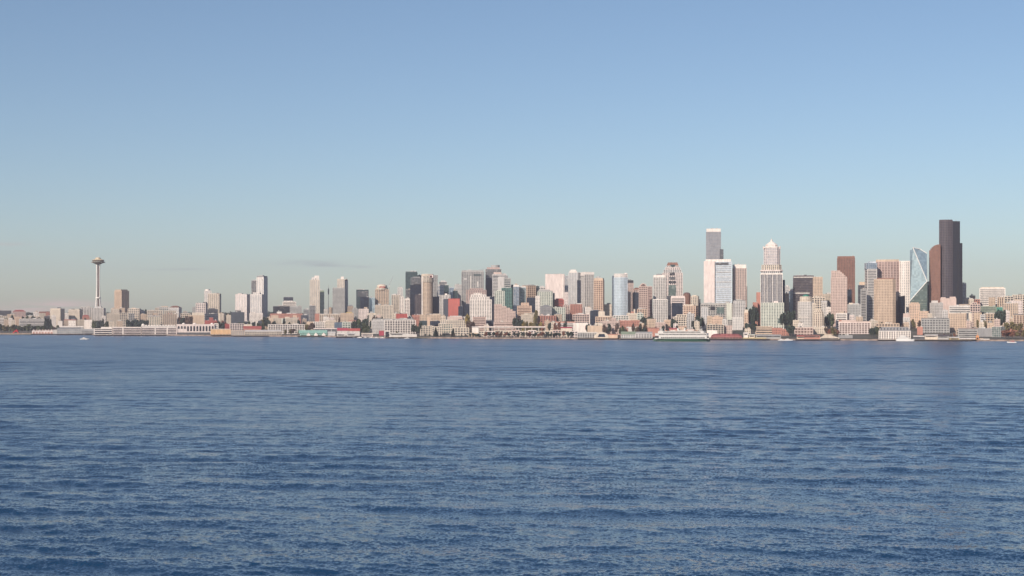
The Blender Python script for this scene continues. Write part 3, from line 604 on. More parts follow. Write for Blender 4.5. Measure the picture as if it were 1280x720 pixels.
B('A',1284,1312,384,7,'grid','tan','md','tan block just beyond the right edge',d=20)
B('A',1302,1330,396,5,'gridL','cream','md','cream block beyond the right edge',d=20)
B('A',-50,-20,394,6,'grid','white2','md','white block beyond the left edge',d=20)
# -- the small fabric between the larger buildings
B('A',0,5,398,5.2,'gridL','white','dk','narrow white house block at the left edge just above the park trees',d=10)
B('A',5,10.5,399.6,4.6,'grid','tan','dk','narrow tan house second from the left edge above the park trees',d=10)
B('A',10.8,15.4,397.6,5,'grid','white','dk','narrow white house left of the orange tan one behind the park trees',d=10)
B('A',14,19,400.4,4.2,'grid','cream','dk','cream house with shaded porch below the orange tan one behind the park trees',d=9)
B('A',27,32,391.2,9.6,'grid','cream','br','cream corner house right behind the red hipped roof apartment house',d=14)
B('A',31,36,396.4,6.2,'grid','pinkw','dk','pinkish house left behind the black banded office',d=10)
B('A',57,62,390.6,10,'grid','brick','dk','brown little house on the slope left of the tall cream slab',d=12,gable=389.2,roof='brown')
B('A',64,70,394.6,4.4,'grid','white','dk','low white annex at the front left foot of the tall cream slab by the park',d=8)
B('A',72,78,401,3.4,'solid','white','dk','white box annex at the front right foot of the tall cream slab',d=8)
B('A',127,132,395,5,'grid','white','dk','narrow white annex at the right foot of the block under the observation tower',d=9)
B('A',108,114,396.6,5.4,'grid','tan2','dk','brown grey house right behind the small red hipped one',d=10)
B('A',135,142,402,3.2,'grid','cream','dk','low cream front house of the large cream complex, left one',d=8)
B('A',146,153,401.4,3.2,'grid','tan','md','low tan front house of the large cream complex, right one',d=8)
B('A',176,181,388.6,9,'grid','white2','dk','pale house on the ridge left of the long cream block',d=12)
B('A',191,197,391.4,6.6,'grid','tan','dk','tan house between the long cream block and the glazed low block',d=10)
B('A',221,226,387.6,10,'grid','cream','dk','cream house on the ridge right of the brown hipped roof block',d=12)
B('A',229,234,389.6,10,'grid','tan2','dk','tan ridge house in the gap above the low cream flat roofed building',d=12)
B('A',283,289,394,7,'grid','cream','dk','small cream hillside house left of the dark grey glass office',d=12)
B('A',264,270,391,7.6,'grid','white','dk','small white house top right behind the dark stepped office',d=12)
B('A',334,340,396.4,6,'grid','cream','dk','cream house in the trees left of the coral brick terrace',d=10)
B('A',330,335,402,4,'grid','tan','dk','tan house low in the trees left of the cream and yellow terrace',d=9)
B('O',346,352,389.6,6,'solid','white','dk','small white roof hut in front of the black glass office block',d=10)
B('A',371,376,398.4,4,'grid','brick','md','brick end house at the right end of the coral terrace',d=10)
B('A',378,383,399,4.6,'grid','tan2','dk','brown house below the navy block right of the coral terrace',d=10)
B('A',404,411,396.6,4.2,'grid','white','dk','white house in front of the broad building with vertical tan panels',d=9)
B('A',412,418,397.4,4.4,'grid','pinkw','dk','pinkish house in front of the broad building with vertical tan panels',d=9)
B('A',405,411,386.8,9.4,'grid','white2','dk','pale block behind the radio mast foot',d=14)
B('A',410.8,415.6,384.4,10.4,'grid','tan','dk','tan block left behind the grey flat topped office tower',d=14)
B('A',432,438,387,8.8,'grid','cream','dk','cream block on the slope right of the grey flat topped office tower',d=12)
B('A',442,447,397,5.4,'grid','white2','dk','pale house right of the yellowish stepped building',d=9)
B('A',471,476,393.4,5.8,'solid','pink','dk','pinkish house below the left half of the cream lower block',d=9)
B('A',466,471,396,5,'grid','tan2','dk','brown house right of the two flagpoles',d=9)
B('O',509,515,396.4,4.6,'grid','lgrey','dk','grey house right of the plain red box building',d=9)
B('A',551,557,395.4,4.4,'grid','cream','dk','cream house left of the salmon low block under the red faced building',d=9)
B('A',577,583,397.4,4.6,'grid','cream','dk','cream house left of the yellow green tree',d=9)
B('A',605,611,406.6,3,'grid','cream','dk','low cream house in the gap right of the pink banded building',d=9)
B('M',681,687,401,3.6,'grid','tan','dk','tan house below the brick red building with white pilasters, left one',d=9)
B('M',688,694,402.4,3.4,'grid','cream','dk','cream house below the brick red building with white pilasters, right one',d=9)
B('M',755,761,400,4.2,'grid','cream','dk','cream attic house on the left of the pink brick warehouse row',d=9)
B('M',764,770,397.8,4.6,'grid','pink','br','pink house between the orange tan stepped roof and the white podium',d=9)
B('A',776,781,400,4.4,'grid','white','dk','white house right under the white podium of the pale blue tower',d=9)
B('M',799,805,404,3.2,'grid','tan','dk','tan house at the right end of the salmon brick warehouse row',d=9)
B('M',842,847,404.6,3.4,'grid','pinkw','dk','pinkish house right of the square peach brick warehouse',d=9)
B('A',868,874,402,4,'grid','cream','dk','cream house low in the deep gap left of the concrete block',d=9)
B('A',903,909,399.6,4.3,'grid','white2','dk','pale house right of the broad orange tan house',d=9)
B('M',905,915,407,2.8,'grid','pink','dk','pink low house behind the right half of the dark red pier shed',d=10)
B('M',931,938,411,2.4,'grid','cream','dk','cream low house left of the low tan building under the green tinted block',d=9)
B('A',998,1004,404.4,4,'grid','white','dk','white house left under the green domed building',d=9)
B('A',1034,1040,400.6,4.6,'grid','cream','dk','cream house right of the narrow stone tower',d=9)
B('A',1062,1068,394,5.6,'grid','pinkw','dk','pinkish house in front of the grey tan mottled block',d=9)
B('A',1070,1078,396,5,'grid','tan','dk','tan house right of the grey tan mottled block',d=10)
B('A',1130,1136,403,4.4,'grid','tan','dk','tan house below the small white and brick block',d=9)
B('A',1160,1165,392,5,'grid','cream','dk','cream house right of the stepped orange tan tower',d=9)
B('A',1178,1185,388,5.6,'grid','lgrey','dk','grey house below the blank pinkish slab',d=9)
B('A',1208,1214,401,4.2,'grid','pink','dk','pink house right of the tan gridded block',d=9)
B('A',1224,1230,402.6,4,'grid','cream','dk','cream house left under the sand coloured plain block',d=9)
B('A',1234,1242,403.6,3.6,'grid','tan','br','tan house under the sand coloured plain block',d=10)
B('A',1243,1250,399,4.4,'grid','pink','dk','pink house under the right part of the sand coloured plain block',d=9)
B('A',1256,1262,389,6.4,'grid','pinkw','dk','pale house in front of the tan ribbed flats at the right',d=9)
B('A',1262,1268,398,5,'grid','tan','dk','tan house left of the tan columned building at the right edge',d=9)
B('A',1212,1219,369.6,11,'grid','cream2','dk','beige block on the hill left of the hospital block',d=14)
B('A',1236,1244,372,10.2,'grid','tan','dk','tan block on the hill just under the hospital block',d=12)
# ------------------------------------------------------------------ landmark buildings with shapes of their own
def wm(k): return wallmat(k)
# observation tower on three splayed legs with a saucer top
def observation_tower():
    s = Site('observation_tower', 122.7, lay(8.2)); s.tag('slender observation tower with a saucer shaped top on splayed white legs', 'observation tower')
    k = s.k; Z = s.Z; r = s.root
    steel = plainmat('tower_white_steel', (.80,.75,.70), .5, 0, .5, .08)
    zt = Z(329.5); zw = Z(372)
    for i in range(3):
        a = R(-90 + 60 + 120*i)
        for da in (-.22, .22):
            m = MB(); pts = []
            for j in range(15):
                t = j/14; z = t*zt
                rad = (4.6*(1-t)**2.4 + 1.5 + 1.0*max(0,(t-.6)/.4)**2)*k
                pts.append((math.cos(a+da*(1-t*.2))*rad, math.sin(a+da*(1-t*.2))*rad, z))
            for p, q in zip(pts, pts[1:]): m.tube(p, q, 1.0, 1.0, 6)
            m.build('leg', steel, r)
    MB().lathe([(.9*k,0),(.9*k,zt)], 6).build('core', wm('brown2'), r)
    MB().lathe([(4.6*k,-3),(4.6*k,Z(393)),(4.2*k,Z(392))], 24).build('base_pavilion', wm('white'), r)
    MB().lathe([(1.0*k,Z(373.6)),(3.3*k,Z(372.8)),(3.3*k,Z(371.6)),(1.0*k,Z(371.2))], 24).build('lower_deck', steel, r)
    prof = [(2.2,330.6),(4.6,329.6),(7.4,328.3),(8.4,327.7)]
    MB().lathe([(a*k,Z(b)) for a,b in prof], 40).build('saucer_underside', plainmat('tower_under', (.30,.28,.20),.6), r, True)
    MB().lathe([(8.6*k,Z(327.9)),(8.9*k,Z(327.5)),(8.7*k,Z(327.1)),(7*k,Z(327.0))], 40).build('halo_ring', plainmat('tower_ring', (.34,.33,.27),.5), r)
    MB().lathe([(6.9*k,Z(327.2)),(7.6*k,Z(325.6)),(6.8*k,Z(325.2))], 40).build('deck_window', glassmat('dk'), r)
    MB().lathe([(7.9*k,Z(325.5)),(7.4*k,Z(325.0)),(4.2*k,Z(323.8)),(3.4*k,Z(323.4)),(3.2*k,Z(322.2)),(1.6*k,Z(321.8))], 40).build('roof', plainmat('tower_gold', (.60,.50,.34),.5), r)
    m = MB(); m.tube((0,0,Z(322)),(0,0,Z(318)),.5,.15); m.build('spire', steel, r)
    for i in range(24):
        a = 2*math.pi*i/24
        if i % 2 == 0: MB().obox((0,0),(math.cos(a)*8.4*k,math.sin(a)*8.4*k),(-math.sin(a),math.cos(a)),2*k,8.3*k,-.25,.25,Z(328.6),Z(327.9)).build('radial_rib', steel, r)
observation_tower()

def fac(s, poly, z0, z1, style, wall, glass, wn='wall', gn='window'):
    fr = MB(); gl = MB(); facade(fr, gl, poly, z0, z1, style)
    gl.build(gn, glassmat(glass), s.root); return fr.build(wn, wallmat(wall), s.root)
def boxat(s, a, b, y0, y1, t, bo): return MB().box(s.X(a), s.X(b), y0, y1, s.Z(bo), s.Z(t))

# tower with domed cream top and red band
s = Site('office_tower', 477.5, lay(8.6)); s.tag('cream tower with rounded top and a red band just under its dome', 'office tower')
fac(s, rect(17*s.k, 26), -4, s.Z(362), 'vertL', 'tan', 'md')
fac(s, ell(14.5*s.k, 14.5*s.k, 24), s.Z(362)-1, s.Z(359.8), 'band', 'cream', 'md', 'drum', 'drum_window')
MB().lathe([(6.4*s.k,s.Z(359.9)),(6.4*s.k,s.Z(357.6)),(5.6*s.k,s.Z(356.4)),(3*s.k,s.Z(355.4)),(.5,s.Z(355.1))], 28).build('dome', wm('cream'), s.root, True)
MB().box(-3.4*s.k, 3.6*s.k, -7.2*s.k, -5*s.k, s.Z(359.8), s.Z(358.2)).build('red_band', wm('red'), s.root)

# round tan tower
s = Site('residential_tower', 534.3, lay(7.4)); s.tag('round tan tower with a wider drum and a red and black roof sign on top', 'apartment tower')
fac(s, ell(13.2*s.k, 13.2*s.k, 22), -4, s.Z(353), 'resid', 'tan', 'md')
fac(s, ell(14.8*s.k, 14.8*s.k, 22), s.Z(353), s.Z(343.2), 'resid', 'cream2', 'md', 'top_drum', 'top_window')
MB().lathe([(7.5*s.k,s.Z(344.6)),(7.5*s.k,s.Z(342.9)),(6.9*s.k,s.Z(342.5))], 28).build('roof_ring', wm('cream'), s.root)
MB().box(s.X(535.6), s.X(541.4), -7.0*s.k, -5.2*s.k, s.Z(347.4), s.Z(343.6)).build('roof_sign', wm('pinkw'), s.root)
MB().box(s.X(537.4), s.X(539.8), -7.3*s.k, -6.8*s.k, s.Z(347), s.Z(344.6)).build('sign_emblem', plainmat('emblem', (.10,.01,.015)), s.root)
boxat(s, 527, 528.4, -10, 10, 345.6, 395).build('stair_shaft', wm('white'), s.root)

# red faced building with dark left side
s = Site('office_building', 564, lay(6)); s.tag('red faced building with a windowless black left side', 'office building')
boxat(s, 554.4, 560.4, -14, 16, 373.8, 400).build('dark_wing', wm('slate'), s.root)
boxat(s, 560.4, 574.6, -16, 16, 373.9, 400).build('wall', plainmat('coral_red_cladding', (.48,.12,.10), .6, 0, .05, .15), s.root)
boxat(s, 560.2, 574.8, -16.4, 16.4, 373.2, 373.9).build('roof_edge', wm('red'), s.root)
for i in range(6):
    boxat(s, 561.6+i*2.1, 561.9+i*2.1, -16.25, -15.9, 374.6, 397).build('facade_joint', wm('brick'), s.root)

# white hotel with stepped roof
s = Site('hotel_building', 600.5, lay(6.4)); s.tag('white stepped hotel with dense rows of windows, peak above its left half', 'hotel')
for a, b, t, y in ((587.4,614.4,374.6,0),(588,611.6,371.2,2),(589,607.6,368.4,4),(592.4,602,366.4,6)):
    fac(s, rect((b-a)*s.k, 26-y, s.X((a+b)/2), 0), -4, s.Z(t), 'resid', 'white', 'md')
    MB().prism(rect((b-a-.6)*s.k, 25-y, s.X((a+b)/2), 0), s.Z(t)+.05, s.Z(t)+.3).build('roof_terrace', wm('lgrey'), s.root)
# pink terraces
s = Site('apartment_block', 631, lay(5.4)); s.tag('pink stepped terrace building falling to the right with rows of brown windows', 'apartment building')
for i, (a, b, t) in enumerate(((617.6,627.4,380.4),(627.4,633,383),(633,637.4,385),(637.4,640.8,387),(640.8,644.4,389))):
    fac(s, rect((b-a)*s.k-.9, 26, s.X((a+b)/2), 0), -4, s.Z(t), 'grid', 'pink', 'br')
    MB().prism(rect((b-a)*s.k-1.6, 24, s.X((a+b)/2), 0), s.Z(t)+.05, s.Z(t)+.3).build('roof_terrace', wm('tan'), s.root)

# pale blue curved tower with white crown
s = Site('office_tower', 776, lay(8.2)); s.tag('pale blue glass tower with curved front and ragged white crown', 'office tower')
w = 17*s.k; pts = [(-w/2,14),(-w/2,-6)]
pts = [(-w/2+w*i/10, -6-6*math.sin(math.pi*i/10)) for i in range(11)] + [(w/2,16),(-w/2,16)]
fac(s, pts, -4, s.Z(347), 'vertL', 'bluew', 'sk')
fac(s, scale_poly(pts,.97), s.Z(347)+.1, s.Z(342.4), 'vert', 'white', 'lt', 'crown', 'crown_window')
boxat(s, 780.4, 783.6, -5, 10, 341.2, 344).build('roof_fin', wm('white'), s.root)

# pink tower with arched top
s = Site('office_tower', 804, lay(7.9)); s.tag('pink gridded tower with a round arched gable on its roof', 'office tower')
fac(s, rect(10.4*s.k, 24), -4, s.Z(358), 'gridL', 'pink', 'br')
prof = [(s.X(804+4.2*math.cos(math.pi*i/12)), s.Z(358)+ (s.Z(354.2)-s.Z(358))*math.sin(math.pi*i/12)) for i in range(13)]
MB().extr_y(prof, -11, 11).build('arched_roof', wm('pink'), s.root)
prof = [(s.X(804+2.9*math.cos(math.pi*i/12)), s.Z(357.8)+ (s.Z(355.2)-s.Z(357.8))*math.sin(math.pi*i/12)) for i in range(13)]
MB().extr_y(prof, -11.6, -10.8).build('fan_window', glassmat('br'), s.root)

# tower with chamfered shoulders and brown trapezoid roof
s = Site('office_tower', 840.6, lay(10.6)); s.tag('broad stepped tower with chamfered shoulders and a brown trapezoid roof', 'office tower')
for i, (a, b, t) in enumerate(((827.8,853.2,341.4),(829.6,851.8,337.6),(831.6,850,334.4),(833.2,848.4,332.4))):
    fac(s, rect((b-a)*s.k, 34-3*i, s.X((a+b)/2), 0), -4, s.Z(t), 'vertL', 'lgrey' if i%2 else 'pinkw', 'md')
x = s.X; z0, z1 = s.Z(332.3), s.Z(328.2)
base = rect(15.2*s.k, 25, x(840.8)); top = [(p[0],p[1]) for p in rect(11.6*s.k, 18, x(840.8))]
MB().prism(base, z0, z1, top).build('roof', wm('brown'), s.root)
MB().extr_y([(x(837.6),s.Z(331.6)),(x(840.8),s.Z(334.8)),(x(844),s.Z(331.6)),(x(844),s.Z(331)),(x(837.6),s.Z(331))], -14.2, -11).build('gable_window', glassmat('tl'), s.root)
for a, b, t, bo, g in ((837,843.6,341,344.6,'dk'),(836.4,844,346.4,350,'md'),(836,844.4,351.4,354.4,'dk'),(835.6,844.8,356.4,371,'gn')):
    boxat(s, a, b, -17.9, -16, t, bo).build('glass_bay', glassmat(g), s.root)

# brown tower with domed dark roof
s = Site('office_tower', 858.6, lay(9.4)); s.tag('small brown tower with dark rounded roof right of the pink framed block', 'office tower')
fac(s, octo(9*s.k, 9*s.k, 2.4*s.k), -4, s.Z(368.4), 'grid', 'brown', 'br')
MB().lathe([(4.4*s.k,s.Z(368.2)),(4.0*s.k,s.Z(366.8)),(2.4*s.k,s.Z(365.7)),(.4,s.Z(365.4))], 8).build('roof', wm('brown2'), s.root)

# big white tower (blank left part, blue striped right part)
s = Site('office_tower', 897.4, lay(7.8)); s.tag('big white tower with blank left part, blue striped right part and white crown', 'office tower')
boxat(s, 879.8, 893.4, -18, 18, 326.6, 400).build('wall', wm('pinkw'), s.root)
f = MB(); g = MB(); facade(f, g, rect((914.6-894.8)*s.k, 34, s.X(904.7), 0), -4, s.Z(327.6), 'bandL'); f.build('floor_band', wm('bluew'), s.root); g.build('window', glassmat('lt'), s.root)
boxat(s, 893.4, 894.9, -16.4, 15, 329, 400).build('vertical_slot', glassmat('dk'), s.root)
boxat(s, 882, 913.6, -17, 16, 324.4, 327.5).build('crown', wm('white'), s.root)
boxat(s, 894.8, 910.6, -17.9, -16, 328.4, 331.6).build('louvre', glassmat('md'), s.root)
for yy in (340, 346, 352.4, 358.8): boxat(s, 895.2, 914.4, -18.1, -17, yy, yy+.6).build('floor_line', wm('white2'), s.root)

# tower with pyramid roof
s = Site('office_tower', 964.4, lay(7.6)); s.tag('tall tower with white pyramid roof, spire and a wide collar ledge', 'office tower')
k = s.k; Z = s.Z; X = s.X
fac(s, rect(27*k, 27*k*.8), -4, Z(343.4), 'vert', 'mgrey', 'md')
for a in (950.9, 955.4, 958.9, 965.7, 971.2, 977.9): boxat(s, a-.3, a+.3, -27*k*.4-1.2, -27*k*.4+.2, 343, 384).build('white_pier', wm('white'), s.root)
MB().prism(rect(27.6*k, 22*k), Z(343.6), Z(341.8)).build('cornice', wm('white'), s.root)
fac(s, octo(26*k, 21*k, 3*k), Z(341.8), Z(339), 'vertL', 'lgrey', 'md', 'neck', 'neck_window')
MB().prism(octo(28*k, 22.5*k, 3*k), Z(339.2), Z(337.6)).build('collar_ledge', wm('pinkw'), s.root)
fac(s, octo(24.5*k, 20*k, 3.4*k), Z(337.6), Z(331.4), 'vertL', 'cream', 'md', 'lower_crown', 'lower_crown_window')
fac(s, octo(20.2*k, 16*k, 4*k, X(965)-X(964.4)), Z(331.4), Z(309.6), 'vertL', 'pinkw', 'bl', 'crown', 'crown_window')
MB().prism(octo(21*k, 16.8*k, 4*k), Z(310), Z(308.8)).build('crown_ledge', wm('white'), s.root)
MB().prism(octo(15*k, 12*k, 3*k), Z(308.8), Z(306.4)).build('attic', wm('pinkw'), s.root)
MB().prism(octo(15.6*k, 12.6*k, 3*k), Z(306.4), Z(301.6), octo(2.6*k, 2.2*k, .6*k)).build('pyramid_roof', wm('white'), s.root)
MB().lathe([(1.3*k,Z(301.8)),(1.1*k,Z(299.6)),(.25*k,Z(299.2)),(.12*k,Z(297.2))], 10).build('spire', wm('white'), s.root)
for a in (954.4, 975): MB().lathe([(.8*k,Z(312)),(.8*k,Z(308.4)),(.1,Z(307.6))], 8, X(a), -5*k).build('corner_turret', wm('pinkw'), s.root)

# green domed building
s = Site('office_building', 1007.4, lay(5.4)); s.tag('cream gridded building with a small green dome and rounded front', 'office building')
k = s.k; Z = s.Z
fac(s, octo(20*k, 15*k, 4*k), -4, Z(377), 'grid', 'white2', 'dk')
fac(s, ell(15*k, 13*k, 20, 0, 0), Z(377), Z(371), 'grid', 'cream', 'dk', 'drum', 'drum_window')
MB().prism(octo(20.4*k, 15.4*k, 4*k), Z(377.2), Z(376.8)).build('terrace', wm('cream'), s.root)
MB().lathe([(4.6*k,Z(371)),(4.2*k,Z(369.6)),(2.6*k,Z(368.3)),(.3,Z(367.8))], 20).build('dome', plainmat('copper_green', (.05,.20,.15),.5), s.root, True)
boxat(s, 998.4, 1010.8, -15*k/2-1.1, -15*k/2, 396, 397).build('string_course', wm('white'), s.root)
fac(s, rect(8*k, 11*k, s.X(1015.4), 0), -4, Z(379), 'grid', 'cream', 'dk', 'right_wing', 'wing_window')
# rounded ziggurat
s = Site('stone_tower', 1023.3, lay(4)); s.tag('narrow cream stone tower rounding off in steps, below the purple brown tower', 'tower')
k = s.k; Z = s.Z
for i, (w, t) in enumerate(((13.2,396),(12.4,392.4),(11,389.6),(9,387.8),(6.4,386.8))):
    fac(s, octo(w*k, w*k*.8, w*k*.18), -4, Z(t), 'vertL', 'cream', 'br')
    MB().prism(octo((w-.5)*k, w*k*.75, w*k*.17), Z(t)+.05, Z(t)+.4).build('stone_setback', wm('cream'), s.root)
# sloped pink gridded tower
s = Site('office_tower', 1048.7, lay(7)); s.tag('pink white gridded tower whose roof slopes down to the right', 'office tower')
k = s.k; Z = s.Z; X = s.X
fac(s, rect(20*k, 26), -4, Z(347.2), 'grid', 'pink', 'br')
for i, (a, b, t) in enumerate(((1038.9,1050.2,338.6),(1050.2,1052.6,340.4),(1052.6,1054.8,342.4),(1054.8,1056.8,344.4),(1056.8,1058.6,346.2))):
    fac(s, rect((b-a)*k-.9, 25.6, X((a+b)/2)), Z(347.2)+.4, Z(t), 'grid', 'pink', 'br', 'upper_wall', 'upper_window')
# wide pink/white tower
s = Site('office_tower', 1116.8, lay(9.4)); s.tag('wide pink brown banded tower with a bright white ribbed right part', 'office tower')
k = s.k; Z = s.Z; X = s.X
arc = [(X(1094.7)+(X(1124)-X(1094.7))*i/8, -12-5*math.sin(math.pi*i/8)) for i in range(9)] + [(X(1124),16),(X(1094.7),16)]
fac(s, arc, -4, Z(327.2), 'band', 'pink2', 'br')
MB().prism(scale_poly(arc,.98), Z(327.2)+.4, Z(324.6)).build('crown', wm('tan'), s.root)
arc2 = [(X(1124.2)+(X(1139.2)-X(1124.2))*i/6, -12-3*math.sin(math.pi*i/6)) for i in range(7)] + [(X(1139.2),14),(X(1124.2),14)]
fac(s, arc2, -4, Z(327.6), 'band', 'white', 'lt', 'white_wing', 'white_wing_window')
for a in (1124.8, 1131.6, 1138.6): boxat(s, a-.5, a+.5, -15.8, -11, 326.8, 395).build('white_rib', wm('white'), s.root)
boxat(s, 1124.4, 1139, -11, 12, 326.4, 327.6).build('wing_crown', wm('white'), s.root)
# faceted blue tower
s = Site('office_tower', 1148, lay(8.4)); s.tag('pale blue faceted glass tower with white diagonal edge lines', 'office tower')
k = s.k; Z = s.Z; X = s.X; yf = -11
sky = glassmat('sk')
A = lambda px, y, py: (X(px), y, Z(py))
mb = MB(); mb.v = [A(1137.6,yf,376), A(1141.2,yf,309.6), A(1158.8,yf,351.8), A(1158.6,2,317), A(1137.4,0,318), A(1158.6,14,317.4), A(1137.4,14,312), A(1158.6,yf+2,396), A(1137.6,yf+1,396), A(1137.4,14,396), A(1158.6,14,396), A(1150,0,311.6)]
# upper facets
mb.f = [(0,2,1), (1,2,3,11), (0,1,4), (4,1,11,6), (11,3,5,6), (4,6,9), (0,4,9,8), (5,3,2,7), (5,7,10), (5,10,9,6)]
mb.build('upper_facet', sky, s.root)
lo = MB(); lo.v = [A(1137.6,yf,376), A(1158.8,yf,351.8), A(1158.6,yf+2,396), A(1137.6,yf+1,396)]; lo.f = [(0,3,2,1)]
lo.build('lower_facet', glassmat('gn'), s.root)
for i in range(7):
    y = 376+i*3; m = MB(); x0 = 1137.8 if y > 376 else 1140
    m.box(X(x0), X(1158.4), yf-.2, yf+.6, Z(y+.35), Z(y)); m.build('floor_line', wm('green'), s.root)
for p, q in ((A(1137.6,yf-.4,376),A(1158.8,yf-.4,351.8)), (A(1158.8,yf-.4,351.8),A(1141.2,yf-.4,309.6)), (A(1141.2,yf-.4,309.6),A(1150,0,311.4)), (A(1150,0,311.4),A(1158.6,2,316.8))):
    MB().tube(p, q, 1.15, 1.15, 6).build('white_edge', plainmat('edge_white', (.78,.77,.74), .5), s.root)
# quarter-round brown tower
s = Site('office_tower', 1168.4, lay(8.8)); s.tag('red brown tower with a quarter round left shoulder beside the black tower', 'office tower')
k = s.k; Z = s.Z; X = s.X
n = 9
for i in range(n):
    a = 1161.6+(1175.4-1161.6)*i/n; b = 1161.6+(1175.4-1161.6)*(i+1)/n
    t = 319.5-13.5*math.sin(math.acos(max(0,1-(i+1)/n))) if i < n else 306
    fac(s, rect((b-a)*k-.05, 24-.01*i, X((a+b)/2)), -4, Z(t), 'grid', 'brown', 'br')
# black tower, its lit left and shaded right painted in two tones
s = Site('skyscraper', 1187.3, lay(9)); s.tag('tallest black tower with curved sides and a stepped right shoulder', 'skyscraper')
k = s.k; Z = s.Z; X = s.X
def arcpoly(x0, x1, yf, yb, bul, n=8): return [(x0+(x1-x0)*i/n, yf-bul*math.sin(math.pi*i/n)) for i in range(n+1)] + [(x1,yb),(x0,yb)]
lp = arcpoly(X(1174.2), X(1190.4), -16, 20, 5)
fac(s, lp, -4, Z(275.6), 'band', 'purple', 'nv')
rp = [(X(1190.4),-15),(X(1199.8),-3),(X(1199.8),22),(X(1190.4),22)]
fac(s, rp, -4, Z(277), 'fine', 'black', 'nv', 'right_wing', 'right_window')
rp2 = [(X(1196.6),-7.6),(X(1202.8),3),(X(1202.8),24),(X(1196.6),24)]
fac(s, rp2, -4, Z(304.2), 'fine', 'black', 'nv', 'shoulder', 'shoulder_window')
MB().prism(scale_poly(lp,.96), Z(275.6)+.2, Z(275)).build('roof', wm('dgrey'), s.root)
m = MB(); m.tube((X(1195),5,Z(277)),(X(1195),5,Z(274)),.5,.3); m.build('roof_mast', wm('grey'), s.root)

# ------------------------------------------------------------------ waterfront structures
def pier(px0, px1, label, o0=-34, d=40, np_=14, cat='pier'):
    s = Site('pier', (px0+px1)/2, o0+d/2, 0, 0); s.tag(label, cat, 'wooden piers along the waterfront')
    a, b = s.X(px0), s.X(px1)
    MB().box(a, b, -d/2, d/2, 1.7, 2.9).build('deck', plainmat('pier_deck', (.20,.17,.14), .85, 0, .3), s.root)
    MB().box(a-.2, b+.2, -d/2-.35, -d/2+.1, 1.5, 2.6).build('fender_beam', plainmat('pier_beam', (.075,.06,.05), .85), s.root)
    n = min(np_, max(5, int((b-a)/6)))
    base = None
    for i in range(n):
        x = a+1+(b-a-2)*i/(n-1)
        if base is None: base = MB().lathe([(.45,-3),(.42,1.75)],8).build('pile', plainmat('pile_wood', (.05,.04,.035), .9), s.root, loc=(x,-d/2+.8,0))
        else:
            c = base.copy(); C.objects.link(c); c.parent = s.root; c.location = (x,-d/2+.8,0)
    MB().box(a+.5, b-.5, -d/2+3, -d/2+4, -3, 1.75).build('under_pier_shade', plainmat('pile_wood', (.05,.04,.035), .9), s.root)  # dark sheet stands in for the shade below the deck
    return s
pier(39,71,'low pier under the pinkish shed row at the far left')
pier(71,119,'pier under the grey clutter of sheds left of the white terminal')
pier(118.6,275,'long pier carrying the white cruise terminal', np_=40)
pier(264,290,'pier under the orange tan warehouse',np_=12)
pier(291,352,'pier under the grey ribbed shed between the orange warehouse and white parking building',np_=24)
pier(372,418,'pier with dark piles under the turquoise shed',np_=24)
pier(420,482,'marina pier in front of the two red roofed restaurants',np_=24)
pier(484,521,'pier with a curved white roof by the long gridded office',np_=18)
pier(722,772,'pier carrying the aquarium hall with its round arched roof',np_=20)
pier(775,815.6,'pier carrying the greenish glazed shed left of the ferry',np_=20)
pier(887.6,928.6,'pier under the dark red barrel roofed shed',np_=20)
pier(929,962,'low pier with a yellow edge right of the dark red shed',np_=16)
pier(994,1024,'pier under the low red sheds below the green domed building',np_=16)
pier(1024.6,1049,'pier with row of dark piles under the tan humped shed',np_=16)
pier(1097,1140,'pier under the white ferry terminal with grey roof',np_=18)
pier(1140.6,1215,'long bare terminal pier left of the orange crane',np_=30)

def psite(name, px0, px1, label, cat, o=-14): 
    s = Site(name, (px0+px1)/2, o, 0, 2.9); s.tag(label, cat); return s
# crenellated pinkish sheds
s = psite('pier_shed',40,66.5,'pinkish row of small gabled sheds on the far left pier','pier shed')
boxat(s,40,66.5,-12,12,413.2,417.3).build('wall', wm('pinkw'), s.root)
for i in range(7):
    a = 40.4+i*3.72; x0, x1 = s.X(a), s.X(a+3.5); zz = s.Z(413.2)
    MB().extr_y([(x0,zz),(x1,zz),((x0+x1)/2,zz+3.6)], -12.6, 11).build('gable_roof', wm('pink' if i%2 else 'pinkw'), s.root)
    MB().box(x0+1.5, x1-1.5, -12.3, -11.5, .3, 4).build('door', wm('brick'), s.root)
s = psite('pier_shed',66.5,71.4,'small plain white box shed at the end of the pinkish row','pier shed')
boxat(s,66.6,71.2,-10,10,412.4,417.3).build('wall', wm('white2'), s.root)
boxat(s,66.4,71.4,-10.3,10.3,412,412.4).build('roof', wm('lgrey'), s.root)
s = psite('pier_shed',71.6,101,'grey low shed with mottled front left of the motorboat\'s mooring line','pier shed',-10)
fac(s, rect(s.X(101)-s.X(71.8), 22), 0, s.Z(411.4), 'gridL', 'grey', 'lt')
MB().extr_x([(-12,s.Z(411.4)+.4),(12,s.Z(411.4)+.4),(0,s.Z(409.8)+.4)], s.X(71.4), s.X(101.2)).build('roof', wm('grey2'), s.root)
s = psite('pier_shed',101.4,119,'dark grey long low shed touching the left end of the white terminal','pier shed',-10)
fac(s, rect(s.X(118.6)-s.X(101.6), 22), 0, s.Z(413.4), 'bandL', 'grey', 'dk')
MB().extr_x([(-12,s.Z(413.4)+.4),(12,s.Z(413.4)+.4),(0,s.Z(411.4)+.4)], s.X(101.4), s.X(118.8)).build('roof', wm('grey'), s.root)
s = Site('warehouse', 89.5, 50); s.tag('long flat white roofed hall above the grey low shed', 'warehouse')
